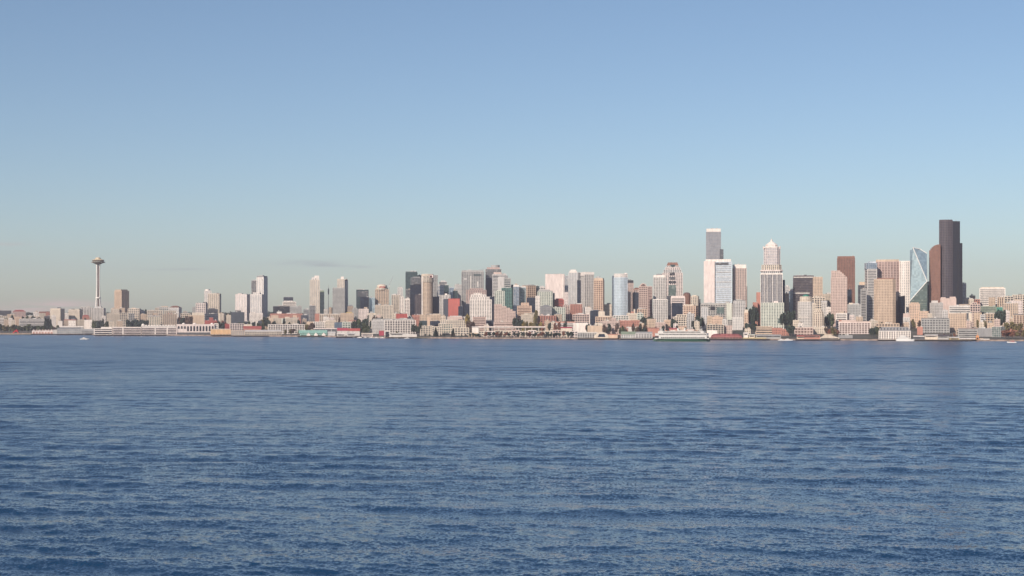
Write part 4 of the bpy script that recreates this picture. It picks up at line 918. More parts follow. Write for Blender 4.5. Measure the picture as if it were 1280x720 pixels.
boxat(s,75,104.4,-10,10,409,417).build('wall', wm('grey'), s.root); boxat(s,74.6,104.8,-10.6,10.6,407.4,409).build('roof', wm('white'), s.root)

# white cruise terminal
s = psite('cruise_terminal',118.6,274,'long white cruise terminal with floor bands, scalloped roof and an arched right wing','terminal',-12)
k = s.k; X = s.X; Z = s.Z
def tband(a, b, t, st='bandL', wc='white', g='dk', d=24, wn='wall', gn='window'): fac(s, rect(X(b)-X(a), d, X((a+b)/2)), 0, Z(t), st, wc, g, wn, gn)
tband(118.8,141,410.6,'deck'); tband(141.2,176.6,409.4,'deck','pinkw'); tband(177,220.6,409.6, 'deck','pinkw')
MB().box(X(127),X(176.4),-9,9,Z(410.4),Z(408.6)).build('upper_roof', wm('white'), s.root)
for a in (141.4,154,176.6,194,209): boxat(s,a-.7,a+.7,-13.2,-11,409.4,418).build('pier_wall', wm('white'), s.root)
for i in range(12):    # scallops
    cx = X(179+i*3.55); rr = 1.55*k; z = Z(407.4)
    MB().extr_y([(cx+rr*math.cos(math.pi*j/8), z+rr*1.0*math.sin(math.pi*j/8)) for j in range(9)], -11, 9).build('roof_vault', wm('white'), s.root)
MB().box(X(177.2),X(220.4),-10.6,9,Z(409.5),Z(407.4)).build('clerestory', wm('white2'), s.root)
MB().lathe([(2.2*k,Z(409.4)),(2.2*k,Z(407)),(1.6*k,Z(405.2)),(.2,Z(404.4))],16,X(179),-6).build('corner_dome', wm('white'), s.root, True)
MB().box(X(220.8),X(268.4),-12,12,0,Z(405.2)).build('arched_wing', wm('pinkw'), s.root)
for i in range(12):
    a = 222.2+i*3.9; x0, x1 = X(a), X(a+2.3); zb = Z(414 if i > 2 else 411); zt = Z(408.6)
    rr = (x1-x0)/2; cx = (x0+x1)/2
    MB().extr_y([(x0,zb),(x1,zb)]+[(cx+rr*math.cos(math.pi*j/6), zt+rr*math.sin(math.pi*j/6)) for j in range(7)], -12.25, -11.5).build('arched_window', glassmat('dk'), s.root)
for a, w in ((229.6,2.2),(243.6,2.6),(265.6,2.2)):
    MB().lathe([(w*k,Z(405.3)),(w*.8*k,Z(404.2)),(.2,Z(403.4))],14,X(a),-4).build('roof_dome', wm('white'), s.root, True)
fac(s, rect(X(273.4)-X(268.6), 14, X(271)), 0, Z(404.4), 'bandL', 'white', 'dk', 'end_tower', 'end_tower_window')
MB().box(X(220.8),X(263),-12.3,-11.9,.2,Z(415.6)).build('quay_opening', wm('dgrey'), s.root)
# orange warehouse
s = psite('warehouse',263,288.6,'orange tan flat roofed warehouse on its own pier','warehouse')
k = s.k; X = s.X; Z = s.Z
boxat(s,263.4,288.4,-13,13,411.8,418).build('wall', wm('orange'), s.root)
boxat(s,263,288.8,-13.4,13.4,411,411.8).build('roof', wm('cream'), s.root)
for i in range(6): MB().box(X(265.4+i*4), X(266.8+i*4), -13.3, -12.6, .2, 3.4).build('door', wm('tan2'), s.root)
for a in (268.5, 274.4): boxat(s,a,a+1.6,-6,-2,409.9,411.2).build('roof_vent', wm('dgrey'), s.root)
# grey ribbed shed
s = psite('pier_shed',289,352,'long grey tan ribbed shed between the orange warehouse and the trees','pier shed')
fac(s, rect(s.X(305.6)-s.X(289), 22, s.X(297.3)), 0, s.Z(413.2), 'vertL', 'tan2', 'lt')
fac(s, rect(s.X(351.6)-s.X(306), 24, s.X(328.8)), 0, s.Z(414.6), 'gridL', 'cream2', 'md')
MB().extr_x([(-13,s.Z(414.6)+.4),(13,s.Z(414.6)+.4),(0,s.Z(412.6)+.4)], s.X(305.8), s.X(352)).build('roof', wm('lgrey'), s.root)
# turquoise shed
s = psite('pier_shed',373,414.5,'turquoise pier shed with three white gables over the water','pier shed')
k = s.k; X = s.X; Z = s.Z
teal = plainmat('turquoise_paint', (.25,.44,.38), .6, 0, .3)
MB().box(X(375),X(409),-11,11,0,Z(416.2)).build('wall', teal, s.root)
MB().box(X(409.4),X(419),-9,9,0,Z(416.4)).build('end_wall', wm('lgrey'), s.root)
MB().extr_x([(-12.5,Z(416.2)-.6),(12.5,Z(416.2)-.6),(0,Z(412.6))], X(373.4), X(409)).build('roof', teal, s.root)
MB().extr_x([(-9.6,Z(416.4)),(9.6,Z(416.4)),(0,Z(414.4))], X(409.2), X(419.4)).build('end_roof', wm('lgrey'), s.root)
for a in (385.6, 395, 404.6):
    MB().extr_y([(X(a-2.3),.4),(X(a+2.3),.4),(X(a+2.3),Z(418.2)),(X(a),Z(415.6)),(X(a-2.3),Z(418.2))], -15, -10.5).build('gabled_bay', wm('white'), s.root)
MB().box(X(376),X(408.4),-11.2,-10.8,Z(419.4),Z(418.4)).build('window_strip', glassmat('dk'), s.root)
# curved white pier roof
s = psite('pier_shed',485,521,'low white pier building with curved left end by the gridded office','pier shed')
X = s.X; Z = s.Z
prof = [(X(486),0),(X(521),0),(X(521),Z(418)),(X(512),Z(417)),(X(504),Z(416.3)),(X(495),Z(416.2)),(X(490),Z(416.8)),(X(487.4),Z(418.2))]
MB().extr_y(prof, -10, 10).build('wall', wm('white2'), s.root)
MB().box(X(489),X(503),-10.3,-9.8,Z(418.6),Z(417.6)).build('window_strip', glassmat('dk'), s.root)
MB().box(X(485.6),X(505),-12,8,Z(416.5),Z(416.1)).build('roof', wm('white'), s.root)
# framed dark pavilion and small kiosks on marina
s = psite('pavilion',484,487.6,'small dark pavilion in a white frame by the marina','pavilion',2)
X = s.X; Z = s.Z
MB().box(X(481.8),X(487),-5,5,0,Z(414.6)).build('wall', glassmat('dk'), s.root)
for a in (481.2,487.2): MB().box(X(a)-.6,X(a)+.6,-5.6,5.6,0,Z(413.8)).build('post', wm('white'), s.root)
MB().box(X(480.8),X(487.6),-5.9,5.9,Z(414.4),Z(413.6)).build('roof', wm('white'), s.root)
s = psite('pavilion',474,480,'small crimson kiosk left of the white framed pavilion','kiosk',2)
boxat(s,473.8,479.8,-5,5,413.9,419.5).build('wall', wm('magenta'), s.root); boxat(s,473.4,480.2,-5.5,5.5,413.3,413.9).build('roof', wm('red'), s.root)
def hut(a,b,t,lab,o=-8,wc='white2',rc='white'):
    s = psite('pier_shed',a,b,lab,'pier shed',o); X=s.X; Z=s.Z
    MB().box(X(a),X(b),-7,7,0,Z(t+1.4)).build('wall', wm(wc), s.root)
    MB().extr_x([(-8,Z(t+1.4)),(8,Z(t+1.4)),(0,Z(t))], X(a-.4), X(b+.4)).build('roof', wm(rc), s.root)
    MB().box(X(a+1),X(b-1),-7.25,-6.8,Z(t+3.2),Z(t+2)).build('window_strip', glassmat('dk'), s.root)
hut(421.4,431,416.2,'low white shed on the left end of the marina pier')
hut(434,444,416,'low white shed in the middle of the marina pier',-6,'white2','lgrey')
hut(452,466,416.2,'low cream shed on the right end of the marina pier',-8,'pinkw','cream')
# elevated road deck
def viaduct(px0, px1, y0, y1, label, o=70, wc='concrete'):
    s = Site('elevated_road', (px0+px1)/2, o); s.tag(label, 'elevated road'); X=s.X; Z=s.Z
    n = max(1,int((px1-px0)/30))
    MB().box(X(px0),X(px1),-8,8,Z(y1),Z(y0)).build('road_deck', wm(wc), s.root)
    MB().box(X(px0),X(px1),-8.5,-8.1,Z(y0)-1.2,Z(y0)+1.0).build('parapet', wm('pinkw'), s.root)
    k = int((X(px1)-X(px0))/14)+1
    for i in range(k):
        x = X(px0)+1+(X(px1)-X(px0)-2)*i/max(1,k-1); MB().box(x-1,x+1,-6.5,6.5,-4,Z(y1)).build('column', wm('concrete'), s.root)
viaduct(598,682,408.4,409.8,'long elevated road above the row of waterfront trees')
viaduct(392,422,410.6,411.4,'short elevated road above the turquoise pier shed',62,'grey2')
# waterfront townhouse row behind street trees, cream
def row(px0, px1, n, ytop, pals, labfmt, o=44, kind='A'):
    names = ['leftmost','second','third','fourth','fifth','sixth','seventh','eighth','ninth','tenth','eleventh','twelfth']
    w = (px1-px0)/n
    for i in range(n):
        wc = pals[i % len(pals)]
        s = Site('apartment_block', px0+w*(i+.5), o+random.uniform(-4,4)); s.tag(labfmt.format(names[i], {'cream':'cream','pinkw':'pinkish white','tan':'tan','pink':'pink','white2':'grey white','cream2':'beige'}[wc]), 'apartment building')
        t = ytop + random.uniform(-.7,.7)
        fac(s, rect(w*.97*s.k, 16), -2, s.Z(t), 'gridL', wc, 'md'); MB().prism(rect(w*.93*s.k,15), s.Z(t)+.05, s.Z(t)+.3).build('roof', wm('lgrey'), s.root)
row(598,722,12,413.2,['cream','pinkw','cream2','cream','pink'],'low {1} waterfront block, {0} of the row of twelve behind the quay trees')
row(586,597,1,416,['tan'],'low {1} block, {0} start of the quay row beside the hotel')
# aquarium shed + arch
s = psite('warehouse',722,746,'grey long shed with white roof left of the aquarium arch','warehouse',-6); X=s.X; Z=s.Z
fac(s, rect(X(746)-X(722), 20), 0, Z(416.4), 'vertL', 'grey', 'dk')
MB().box(X(721.6),X(746.6),-11,11,Z(416.4)+.4,Z(415.2)).build('roof', wm('white2'), s.root)
s = psite('aquarium_hall',746,772,'aquarium hall with white arched roof over a dark opening','hall',-8); X=s.X; Z=s.Z
prof = [(X(742.6),0)]+[(X(751.8-9.2*math.cos(math.pi*(.02+.96*i/12))), Z(422.2)+(Z(415)-Z(422.2))*math.sin(math.pi*i/12)**.8) for i in range(13)]+[(X(761),0)]
MB().extr_y(list(reversed(prof)), -12, 12).build('arched_roof', wm('cream'), s.root)
MB().extr_y([(X(747),Z(421.2)),(X(756.6),Z(421.2)),(X(755.6),Z(417.4)),(X(749),Z(417.4))], -12.4, -11.6).build('dark_opening', glassmat('nv'), s.root)
MB().box(X(758.6),X(772),-10,10,0,Z(418.4)).build('side_wing', wm('peach'), s.root)
MB().box(X(757.8),X(772.4),-10.6,10.6,Z(418.4)+.05,Z(417.6)).build('wing_roof', wm('brick'), s.root)
# greenish glazed pier shed
s = psite('pier_shed',776,815,'long glazed pier shed with green roof and grey frames','pier shed'); X=s.X; Z=s.Z
fac(s, rect(X(794)-X(776.4), 24, X(785.2)), 0, Z(418.2), 'vertL', 'lgrey', 'gn')
fac(s, rect(X(815)-X(794.4), 24, X(804.7)), 0, Z(417), 'gridL', 'lgrey', 'md', 'right_wall', 'right_window')
MB().extr_x([(-13,Z(418.2)+.4),(13,Z(418.2)+.4),(0,Z(414.4))], X(776), X(794.2)).build('roof', wm('green'), s.root)
MB().extr_x([(-13,Z(417)+.4),(13,Z(417)+.4),(0,Z(414.6))], X(794.4), X(815.4)).build('right_roof', wm('grey'), s.root)
# dark red barrel shed
s = psite('pier_shed',888,928,'dark red pier shed with a long barrel roof and rounded ends','pier shed'); X=s.X; Z=s.Z
maroon = plainmat('maroon_paint', (.27,.09,.085), .65, 0, .2, .3)
m = MB(); zl, zh = Z(421.6), Z(417.2); n0=0
secs = []
for px, f in ((888.6,.15),(889.6,.6),(892,.93),(897,1),(919,1),(924,.93),(926.6,.6),(927.8,.15)):
    secs.append([(X(px), -12*math.cos(math.pi*j/8), zl+(zh-zl)*f*math.sin(math.pi*j/8)) for j in range(9)])
for sec in secs: m.v += sec
for i in range(len(secs)-1):
    for j in range(8): m.f.append((i*9+j, (i+1)*9+j, (i+1)*9+j+1, i*9+j+1))
m.build('roof', maroon, s.root)
fac(s, rect(X(927.6)-X(888.8), 22), 0, zl, 'gridL', 'brick2', 'dk')
boxat(s,901,915,-8,8,417.2,418.4).build('ridge_monitor', maroon, s.root)
# low yellow strip, cream huts
s = psite('pier_shed',928.8,960,'low open shed with a bright yellow edge','pier shed',-16); X=s.X; Z=s.Z
MB().box(X(929),X(959.6),-8,8,0,Z(423)).build('wall', wm('grey2'), s.root); MB().box(X(928.8),X(958),-8.6,8.6,Z(423)+.05,Z(422.2)).build('yellow_roof', wm('yellow'), s.root)
hut(929.4,935,415.6,'tiny white hut with dark windows left of the cream roofed hut',6,'white')
hut(936,943.4,417.6,'low cream roofed hut above the yellow edge',2,'cream','gcream')
hut(945,976,418.2,'long grey roofed shed left of the white moored boats',4,'grey','grey')
# low red sheds
hut(996,1007,419,'salmon red shed, left one on the pier below the domed building',-6,'peach','red')
hut(1005,1025,418.4,'dark red long shed right of the salmon red one',-2,'brick','brick2')
s = psite('pier_shed',1024,1049,'tan humped pier shed tapering to the right','pier shed'); X=s.X; Z=s.Z
MB().extr_y([(X(1025),0),(X(1049),0),(X(1049),Z(422)),(X(1043),Z(420.4)),(X(1038),Z(418.2)),(X(1031),Z(418)),(X(1028),Z(420.2)),(X(1025),Z(422))], -9, 9).build('wall', wm('cream2'), s.root)
MB().box(X(1026),X(1048),-9.3,-8.8,.4,2.0).build('window_strip', glassmat('dk'), s.root)
MB().box(X(1030),X(1041),-9.5,9.5,Z(418.1),Z(417.4)).build('roof', wm('tan'), s.root)
# white terminal with grey roof
s = psite('ferry_terminal',1098,1138,'white ferry terminal hall under a dark grey mansard roof','terminal',0); X=s.X; Z=s.Z
fac(s, rect(X(1138)-X(1098.6), 26, X(1118.3)), 0, Z(414), 'vertL', 'white', 'dk')
base = rect(X(1138.6)-X(1098), 28, X(1118.3)); top = rect(X(1135)-X(1102), 20, X(1118.3))
MB().prism(base, Z(413.9)+.4, Z(408.8), top).build('roof', wm('grey2'), s.root)
for i in range(9): boxat(s,1101+i*4,1102.2+i*4,-14,-9,409.8,412.4).build('dormer', wm('slate'), s.root)
# white-roof strips on the long pier
hut(1142,1155,419.6,'low dark shed with white roof right of the moored white vessel',0,'dgrey','white')
hut(1156,1172,418,'low pale shed below the patterned dark glass block',6,'cream','white2')
hut(1172,1186,418.6,'low purple roofed shed below the patterned dark glass block',8,'grey','purple')
hut(1187,1199,421,'low white roofed strip with a yellow corner left of the long terminal shed',-2,'yellow','white2')
hut(1199,1219,422.2,'long flat white boarding shed on the bare terminal pier',-6,'cream2','white')
# red abstract sculpture in the park
s = Site('sculpture', 19.5, 26); s.tag('large bright red abstract sculpture on the shore lawn', 'sculpture')
redp = plainmat('sculpture_red', (.62,.015,.03), .4, 0, .5, .1)
for (p, q, w) in (((-8,0,0),(2,0,11),1.7),((8,0,0),(1,0,11),1.5),((-4,0,5),(6,1,6),1.6),((1,0,10.5),(8,0,8),1.2)):
    MB().tube(p, q, w, w*.5, 4).build('steel_plate', redp, s.root)

# ------------------------------------------------------------------ masts, cranes
def mast(name, px, o, y0, y1, label, r=.6, cat='mast', wc='metal'):
    s = Site(name, px, o); s.tag(label, cat)
    MB().tube((0,0,0),(0,0,s.Z(y1)),r,r*.35,8).build('pole', wm(wc), s.root)
    return s
s = mast('radio_mast', 410.6, lay(9), 0, 356, 'thin grey radio mast between the cream stepped tower and the grey flat tower', 1.0, 'radio mast', 'grey')
MB().lathe([(1.6,s.Z(368)),(1.9,s.Z(366)),(1.9,s.Z(362)),(1.0,s.Z(360.6))],8).build('antenna_drum', wm('grey2'), s.root)
for px, yt, lab in ((461.4,392,'left white flagpole by the dark green park'),(464.8,393.6,'right white flagpole by the dark green park')):
    s = mast('flagpole', px, lay(1.4), 0, yt, lab, 1.0, 'flagpole', 'white')
    MB().lathe([(.9,s.Z(yt)),(.9,s.Z(yt)+.6),(.1,s.Z(yt)+1)],8).build('finial', wm('white'), s.root)
def tower_crane(px, o, ytop, jib, back, label, ang=0, wc='metal', tilt=0):
    s = Site('tower_crane', px, o); s.tag(label, 'crane'); z = s.Z(ytop); m = wm(wc); r = s.root
    t = MB(); 
    for a in (-1,1):
        for b in (-1,1): t.tube((a,b,0),(a,b,z),.22,.22,4)
    h = 0; sgn = 1
    while h < z-3:
        for b in (-1,1): t.tube((-sgn,b,h),(sgn,b,h+3),.14,.14,4)
        h += 3; sgn = -sgn
    t.build('mast', m, r)
    j = MB(); ex = math.cos(tilt)*jib; ez = math.sin(tilt)*jib
    j.tube((0,0,z),(ex,0,z+ez),.4,.25,4); j.tube((0,0,z+2),(ex,0,z+ez+.6),.3,.2,4)
    n = int(jib/3)
    for i in range(n):
        u = i/n; v = (i+.5)/n; j.tube((ex*u,0,z+ez*u),(ex*v,0,z+ez*v+2-1.4*v),.12,.12,4)
    j.build('jib', m, r)
    MB().tube((0,0,z+.6),(-back,0,z+.6),.4,.4,4).build('counter_jib', m, r)
    MB().box(-back-1,-back+2,-1.2,1.2,z-2.5,z+.5).build('counterweight', wm('concrete'), r)
    MB().box(-1.1,1.1,-2.4,-.9,z-2.2,z).build('cab', wm('white'), r)
    c = MB(); c.tube((0,0,z+1),(0,0,z+6),.35,.2,4); c.tube((0,0,z+6),(ex*.7,0,z+ez*.7+1.4),.1,.1,4); c.tube((0,0,z+6),(-back*.9,0,z+.8),.1,.1,4); c.build('tie_rod', m, r)
tower_crane(486.6, lay(9.6), 357, 30, 9, 'tower crane with raised jib behind the domed cream tower', 0, 'metal', R(68))
tower_crane(606.3, lay(12.6), 337.2, -20, -6, 'tower crane between the wide grey mottled tower and the tall grey glass tower')
tower_crane(435.8, lay(10.6), 388, 18, 6, 'small tower crane on the slope right of the grey flat topped tower')
# orange harbour crane
s = Site('harbour_crane', 1221.8, -4, 0, 2.9); s.tag('bright orange harbour crane at the end of the terminal pier', 'crane'); X=s.X; Z=s.Z
og = plainmat('crane_orange', (.55,.24,.09), .5, 0, .5, .15)
for a in (-2.6,2.6):
    for b in (-2.6,2.6): MB().tube((a,b,0),(a*.5,b*.5,Z(421)),.75,.6,6).build('leg', og, s.root)
MB().box(-2.9,2.9,-2.6,2.6,Z(421.8),Z(419.4)).build('machine_house', og, s.root)
MB().tube((.3,0,Z(419.6)),(.9,0,Z(415.6)),.45,.25,6).build('boom', og, s.root)
MB().tube((-1.2,0,Z(419.6)),(.9,0,Z(415.9)),.2,.12,6).build('stay', og, s.root)
MB().box(X(1219.6),X(1225),-3,3,0,.8).build('base_beam', og, s.root)
s = psite('warehouse',1223,1238,'low white and orange quay shed right of the orange crane','quay shed',2); X=s.X
MB().box(X(1224),X(1237),-4,4,0,1.8).build('wall', wm('white2'), s.root); MB().box(X(1223.6),X(1229),-4.4,4.4,1.85,2.6).build('roof', wm('peach'), s.root)

# ------------------------------------------------------------------ boats
def hull_mesh(L, Bm, H, draft=1.0, bow=.32, sheer=.35, both=False):
    m = MB(); n = 14; ring = []
    for i in range(n+1):
        t = i/n; x = -L/2+L*t
        if both: w = Bm/2*min(1, (math.sin(math.pi*min(max(t,.015),.985))**.45))
        else: w = Bm/2*(1 if t < 1-bow else max(.03, max(0, math.cos((t-(1-bow))/bow*math.pi/2))**.7))*(.9+.1*min(1,t*4))
        zt = H*(1+sheer*max(0,(t-.5)*2)**2) if not both else H*(1+.12*(2*t-1)**2)
        ring.append([(x,-w,zt),(x-0*t,-w*.86,0),(x,-w*.5,-draft),(x,w*.5,-draft),(x,w*.86,0),(x,w,zt)])
    for r_ in ring: m.v += r_
    for i in range(n):
        for j in range(5): m.f.append((i*6+j,i*6+j+1,(i+1)*6+j+1,(i+1)*6+j))
        m.f.append((i*6+5,i*6,(i+1)*6,(i+1)*6+5))
    m.f.append((0,5,4,3,2,1)); m.f.append(tuple(n*6+j for j in range(6)))
    return m
def atwater(name, px, py, rz=0):
    Y = HF/(py-HOR); X = (px-640)/F*Y
    e = empty(name, (X,Y,0), -math.atan2(X,Y)+rz); return e, Y
wp = plainmat('boat_white', (.74,.72,.69), .35, 0, .5, .08)
def motor_yacht(px, py, L, label, rz=0, red=False, cat='motorboat', grp=None):
    e, Y = atwater('motor_yacht', px, py, rz); tag(e, label, cat, grp)
    h = L*.085
    hull_mesh(L, L*.27, h, .5).build('hull', wp, e)
    MB().box(-L*.46,L*.40,-L*.12,L*.12,h*.9,h*1.02).build('deck', wm('white2'), e)
    MB().prism(octo(L*.55, L*.2, L*.04, -L*.05), h, h+L*.075, octo(L*.48, L*.17, L*.04, -L*.07)).build('cabin', wm('magenta') if red else wp, e)
    MB().prism(octo(L*.50, L*.205, L*.04, -L*.055), h+L*.03, h+L*.055).build('cabin_window', glassmat('dk'), e)
    MB().prism(octo(L*.26, L*.16, L*.03, -L*.08), h+L*.075, h+L*.125, octo(L*.2, L*.13, L*.03, -L*.1)).build('flybridge', wm('red') if red else wp, e)
    MB().tube((-L*.12,0,h+L*.12),(-L*.15,0,h+L*.2),.12,.06,6).build('mast', wm('metal'), e)
    return e
motor_yacht(106, 424.4, 20, 'small white motor yacht cruising alone on the water at the left', 0)
motor_yacht(1264.6, 428.3, 16, 'white and red boat on the water near the right edge', math.pi, True)
# moored white vessels
for (px, L, lab) in ((977.4,15,'white moored boat, left one of the pair behind the low red brick buildings quay'),(985.4,18,'white moored boat, right and larger one of the pair near the narrow stone tower')):
    s_ = Site('motor_yacht', px, -48, 0, 0); s_.root.name = 'motor_yacht'; bpy.data.objects.remove(s_.root)
    Yp = s_.Y; py = HOR+HF/Yp; motor_yacht(px, py, L, lab, .1)
def fishing_boat(px, L, label, rz=0):
    X, Y = at(px, -52); e = empty('sailing_boat', (X,Y,0), rz); tag(e, label, 'sailboat', 'boats moored in the marina')
    h = L*.09; hull_mesh(L, L*.26, h, .5).build('hull', wp, e)
    MB().prism(octo(L*.4, L*.15, L*.03), h, h+L*.08).build('cabin', wm('white2'), e)
    MB().tube((L*.05,0,h),(L*.05,0,h+L*1.05),.14,.08,6).build('mast', wm('metal'), e)
    MB().tube((L*.05,0,h+1.6),(-L*.38,0,h+1.6),.16,.12,6).build('boom', wm('bluew'), e)
fishing_boat(437, 11, 'moored sailboat nearest the left end of the marina pier', .3)
fishing_boat(449.5, 12, 'moored sailboat in the middle of the marina', -.2)
fishing_boat(456.6, 10, 'moored sailboat right of the middle of the marina', .1)
fishing_boat(470.4, 13, 'moored sailboat right in the marina with the tallest mast', .25)
for px, lab in ((426.2,'white cabin cruiser moored at the left marina shed'),(443.2,'white cabin cruiser moored under the salmon red roof'),(463.4,'white cabin cruiser moored in front of the two flagpoles'),(477.6,'white cabin cruiser moored in front of the crimson kiosk'),(494.6,'white cabin cruiser moored in front of the curved white pier building'),(508.6,'white cabin cruiser moored near the right end of the gridded office')):
    X, Y = at(px, -46); py = HOR+HF/Y; motor_yacht(px, py, 10.5, lab, .15 if px < 460 else -.1+math.pi, grp=None)

# large car ferry
def ferry():
    px0, px1, py = 816.6, 887.8, 426.6
    e, Y = atwater('car_ferry', (px0+px1)/2, py, 0); tag(e, 'large white and green double ended car ferry crossing before the city', 'ferry')
    k = Y/F*math.cos(math.atan2(e.location[0],Y)); L = (px1-px0)*k; X = lambda p: (p-(px0+px1)/2)*k; Z = lambda q: CAMH+(HOR-q)/F*Y
    gm = plainmat('ferry_green', PAL['ferrygreen'], .45, 0, .3, .15)
    hull_mesh(L, 20, Z(423.6), 1.5, both=True).build('hull', gm, e)
    zc = Z(423.5)
    fp = []   # car deck outline
    def deck(l, w, e_=.08):
        return [(-l/2,-w*.25),(-l/2+l*e_,-w/2),(l/2-l*e_,-w/2),(l/2,-w*.25),(l/2,w*.25),(l/2-l*e_,w/2),(-l/2+l*e_,w/2),(-l/2,w*.25)]
    wt = plainmat('ferry_white', (.60,.58,.55), .45, 0, .2, .1)
    # car deck sides, open dark ends
    c0 = X(823.4); c1 = X(883.4)
    MB().prism(rect(c1-c0, 19.4, (c0+c1)/2), zc-.3, Z(419.6)).build('car_deck_side', wt, e)
    for a, b in ((818.6,823.4),(883.4,886)):
        MB().prism(rect(X(b)-X(a), 15, X((a+b)/2)), zc-.3, Z(420.2)).build('car_deck_opening', glassmat('dk'), e)
        for yy in (-9, 9): MB().box(X(a)-.3, X(b), yy-.4, yy+.4, zc-.3, zc+1.4).build('bulwark', wt, e)
    for i in range(22):
        a = 826.4+i*2.5
        MB().box(X(a), X(a+1.7), -9.95, -9.5, Z(422.7), Z(421.3)).build('car_deck_port', glassmat('dk'), e)
    for a, b, t, bo, w in ((819.6,886.4,416.6,419.6,19),(822.6,882,413.9,416.6,17)):
        MB().prism(deck((X(b)-X(a)), w, .04), Z(bo)+.05, Z(t)).build('passenger_deck', wt, e)
        MB().prism([(x,y) for x,y in deck((X(b)-X(a))*1.012, w*1.05, .04)], Z(t)-.05, Z(t)+.28).build('deck_edge', wt, e)
        n = 34
        for side in (-1,):
            for i in range(n):
                u = X(a)+(X(b)-X(a))*(.07+.86*i/(n-1))
                if w == 17 and (i < 2 or i > n-3): continue
                MB().box(u-.95, u+.95, -w/2-.12, -w/2+.3, Z((t+bo)/2+.6), Z((t+bo)/2-.7)).build('window', glassmat('dk'), e)
    # sun deck rails, wheelhouses, funnel, masts
    MB().box(X(838), X(866), -6.5, 6.5, Z(413.8), Z(412.9)).build('upper_cabin', wt, e)
    for p in (826.6, 876.4):
        MB().prism(octo(4.4*k, 9, 1.4, X(p)), Z(413.8), Z(411.4), octo(4.0*k, 8.4, 1.4, X(p))).build('wheelhouse', wt, e)
        MB().prism(octo(4.5*k, 9.2, 1.4, X(p)), Z(412.9), Z(412.1)).build('wheelhouse_window', glassmat('dk'), e)
        MB().prism(octo(5*k, 10, 1.6, X(p)), Z(411.3), Z(411.0)).build('wheelhouse_roof', wt, e)
        MB().tube((X(p),0,Z(411)),(X(p),0,Z(408.6)),.3,.15,6).build('mast', wm('metal'), e)
    for p in (847.6, 856):
        f = MB().prism(octo(2.6*k, 4.4, 1, X(p)), Z(413), Z(410.2), octo(2.3*k, 3.8, .9, X(p))).build('funnel', wt, e)
        MB().prism(octo(2.35*k, 3.9, .9, X(p)), Z(410.2)+.03, Z(409.6)).build('funnel_top', gm, e)
    MB().tube((X(852),0,Z(413)),(X(852),0,Z(407.4)),.35,.12,6).build('main_mast', wm('metal'), e)
    for i in range(4):
        p = 833+i*12.6
        MB().prism(octo(2.6*k, 2.2, .7, X(p), -8), Z(413.7), Z(413.1)).build('lifeboat', plainmat('lifeboat_orange', (.6,.2,.06), .5), e)
    MB().box(X(822), X(884), -9.97, -9.6, Z(423.5)-.1, Z(423.1)).build('rubbing_strake', gm, e)
ferry()
# moored white vessel at the terminal
def moored_vessel():
    X0, Y = at(1131.5, -46); e = empty('passenger_vessel', (X0,Y,0), -math.atan2(X0,Y)); tag(e, 'white passenger vessel with raked decks moored at the grey roofed terminal', 'passenger boat')
    k = Y/F; L = 22*k; h = 3.2
    hull_mesh(L, 9, h, 1).build('hull', wp, e)
    for i, (a, b, z0, z1) in enumerate(((-.46,.30,h,h+2.6),(-.40,.18,h+2.6,h+5.2),(-.30,.06,h+5.2,h+7.6))):
        MB().prism(octo((b-a)*L, 8-i, 1.4, (a+b)/2*L), z0, z1, octo((b-a)*L*.95, 7.6-i, 1.4, (a+b)/2*L-.5)).build('deckhouse', wp, e)
        MB().prism(octo((b-a)*L*.985, 7.9-i, 1.4, (a+b)/2*L-.2), z0+1.0, z0+1.7).build('window_strip', glassmat('dk'), e)
    MB().tube((-L*.1,0,h+7.4),(-L*.14,0,h+13),.3,.12,6).build('mast', wm('metal'), e)
    MB().prism(octo(2.4,2.4,.5,-L*.26), h+7.5, h+10).build('funnel', wm('white2'), e)
moored_vessel()
# ------------------------------------------------------------------ trees
def crown_mesh(seed, kind, h, w, n=420, qs=.85):
    r = random.Random(seed); v = []; f = []
    lobes = []
    if kind == 'conifer':
        for _ in range(n):
            t = r.random()**1.3; z = h*(.12+.88*t); rad = w/2*(1-t)*(.75+.45*r.random()) + .15; a = r.uniform(0,6.283)
            lobes.append((math.cos(a)*rad*r.random()**.4, math.sin(a)*rad*r.random()**.4, z))
    else:
        L = [(r.uniform(-.26,.26)*w, r.uniform(-.26,.26)*w, h*r.uniform(.42,.82), w*r.uniform(.17,.30)) for _ in range(8)]
        for _ in range(n):
            x,y,z,q = r.choice(L); a = r.uniform(0,6.283); b = math.acos(r.uniform(-1,1)); rr = q*r.uniform(.55,1.12)
            lobes.append((x+rr*math.sin(b)*math.cos(a), y+rr*math.sin(b)*math.sin(a), z+rr*.85*math.cos(b)))
    for (x,y,z) in lobes:
        d = Vector((r.gauss(0,1), r.gauss(0,1)-.4, r.gauss(0,1)+.7)).normalized(); a = d.orthogonal().normalized(); b = d.cross(a)
        s = qs*r.uniform(.6,1.35); k = len(v); c = Vector((x,y,z))
        for (p,q) in ((-1,-.6),(.2,-1),(1,.3),(-.1,1)): v.append(tuple(c+a*p*s+b*q*s))
        f.append((k,k+1,k+2,k+3))
    return v, f
def leafmat(name, c1, c2):
    m = plainmat(name, c1, .7, 0, .35, .3, c2, (.35,.65)); return m
LEAF = dict(green=leafmat('foliage_green',(.085,.105,.045),(.035,.05,.028)), dark=leafmat('foliage_dark',(.040,.062,.042),(.018,.03,.026)), olive=leafmat('foliage_olive',(.17,.14,.055),(.09,.08,.035)),
            gold=leafmat('foliage_gold',(.26,.19,.05),(.13,.11,.04)), rust=leafmat('foliage_rust',(.24,.10,.065),(.12,.06,.04)), brown=leafmat('foliage_brown',(.12,.075,.055),(.06,.045,.035)))
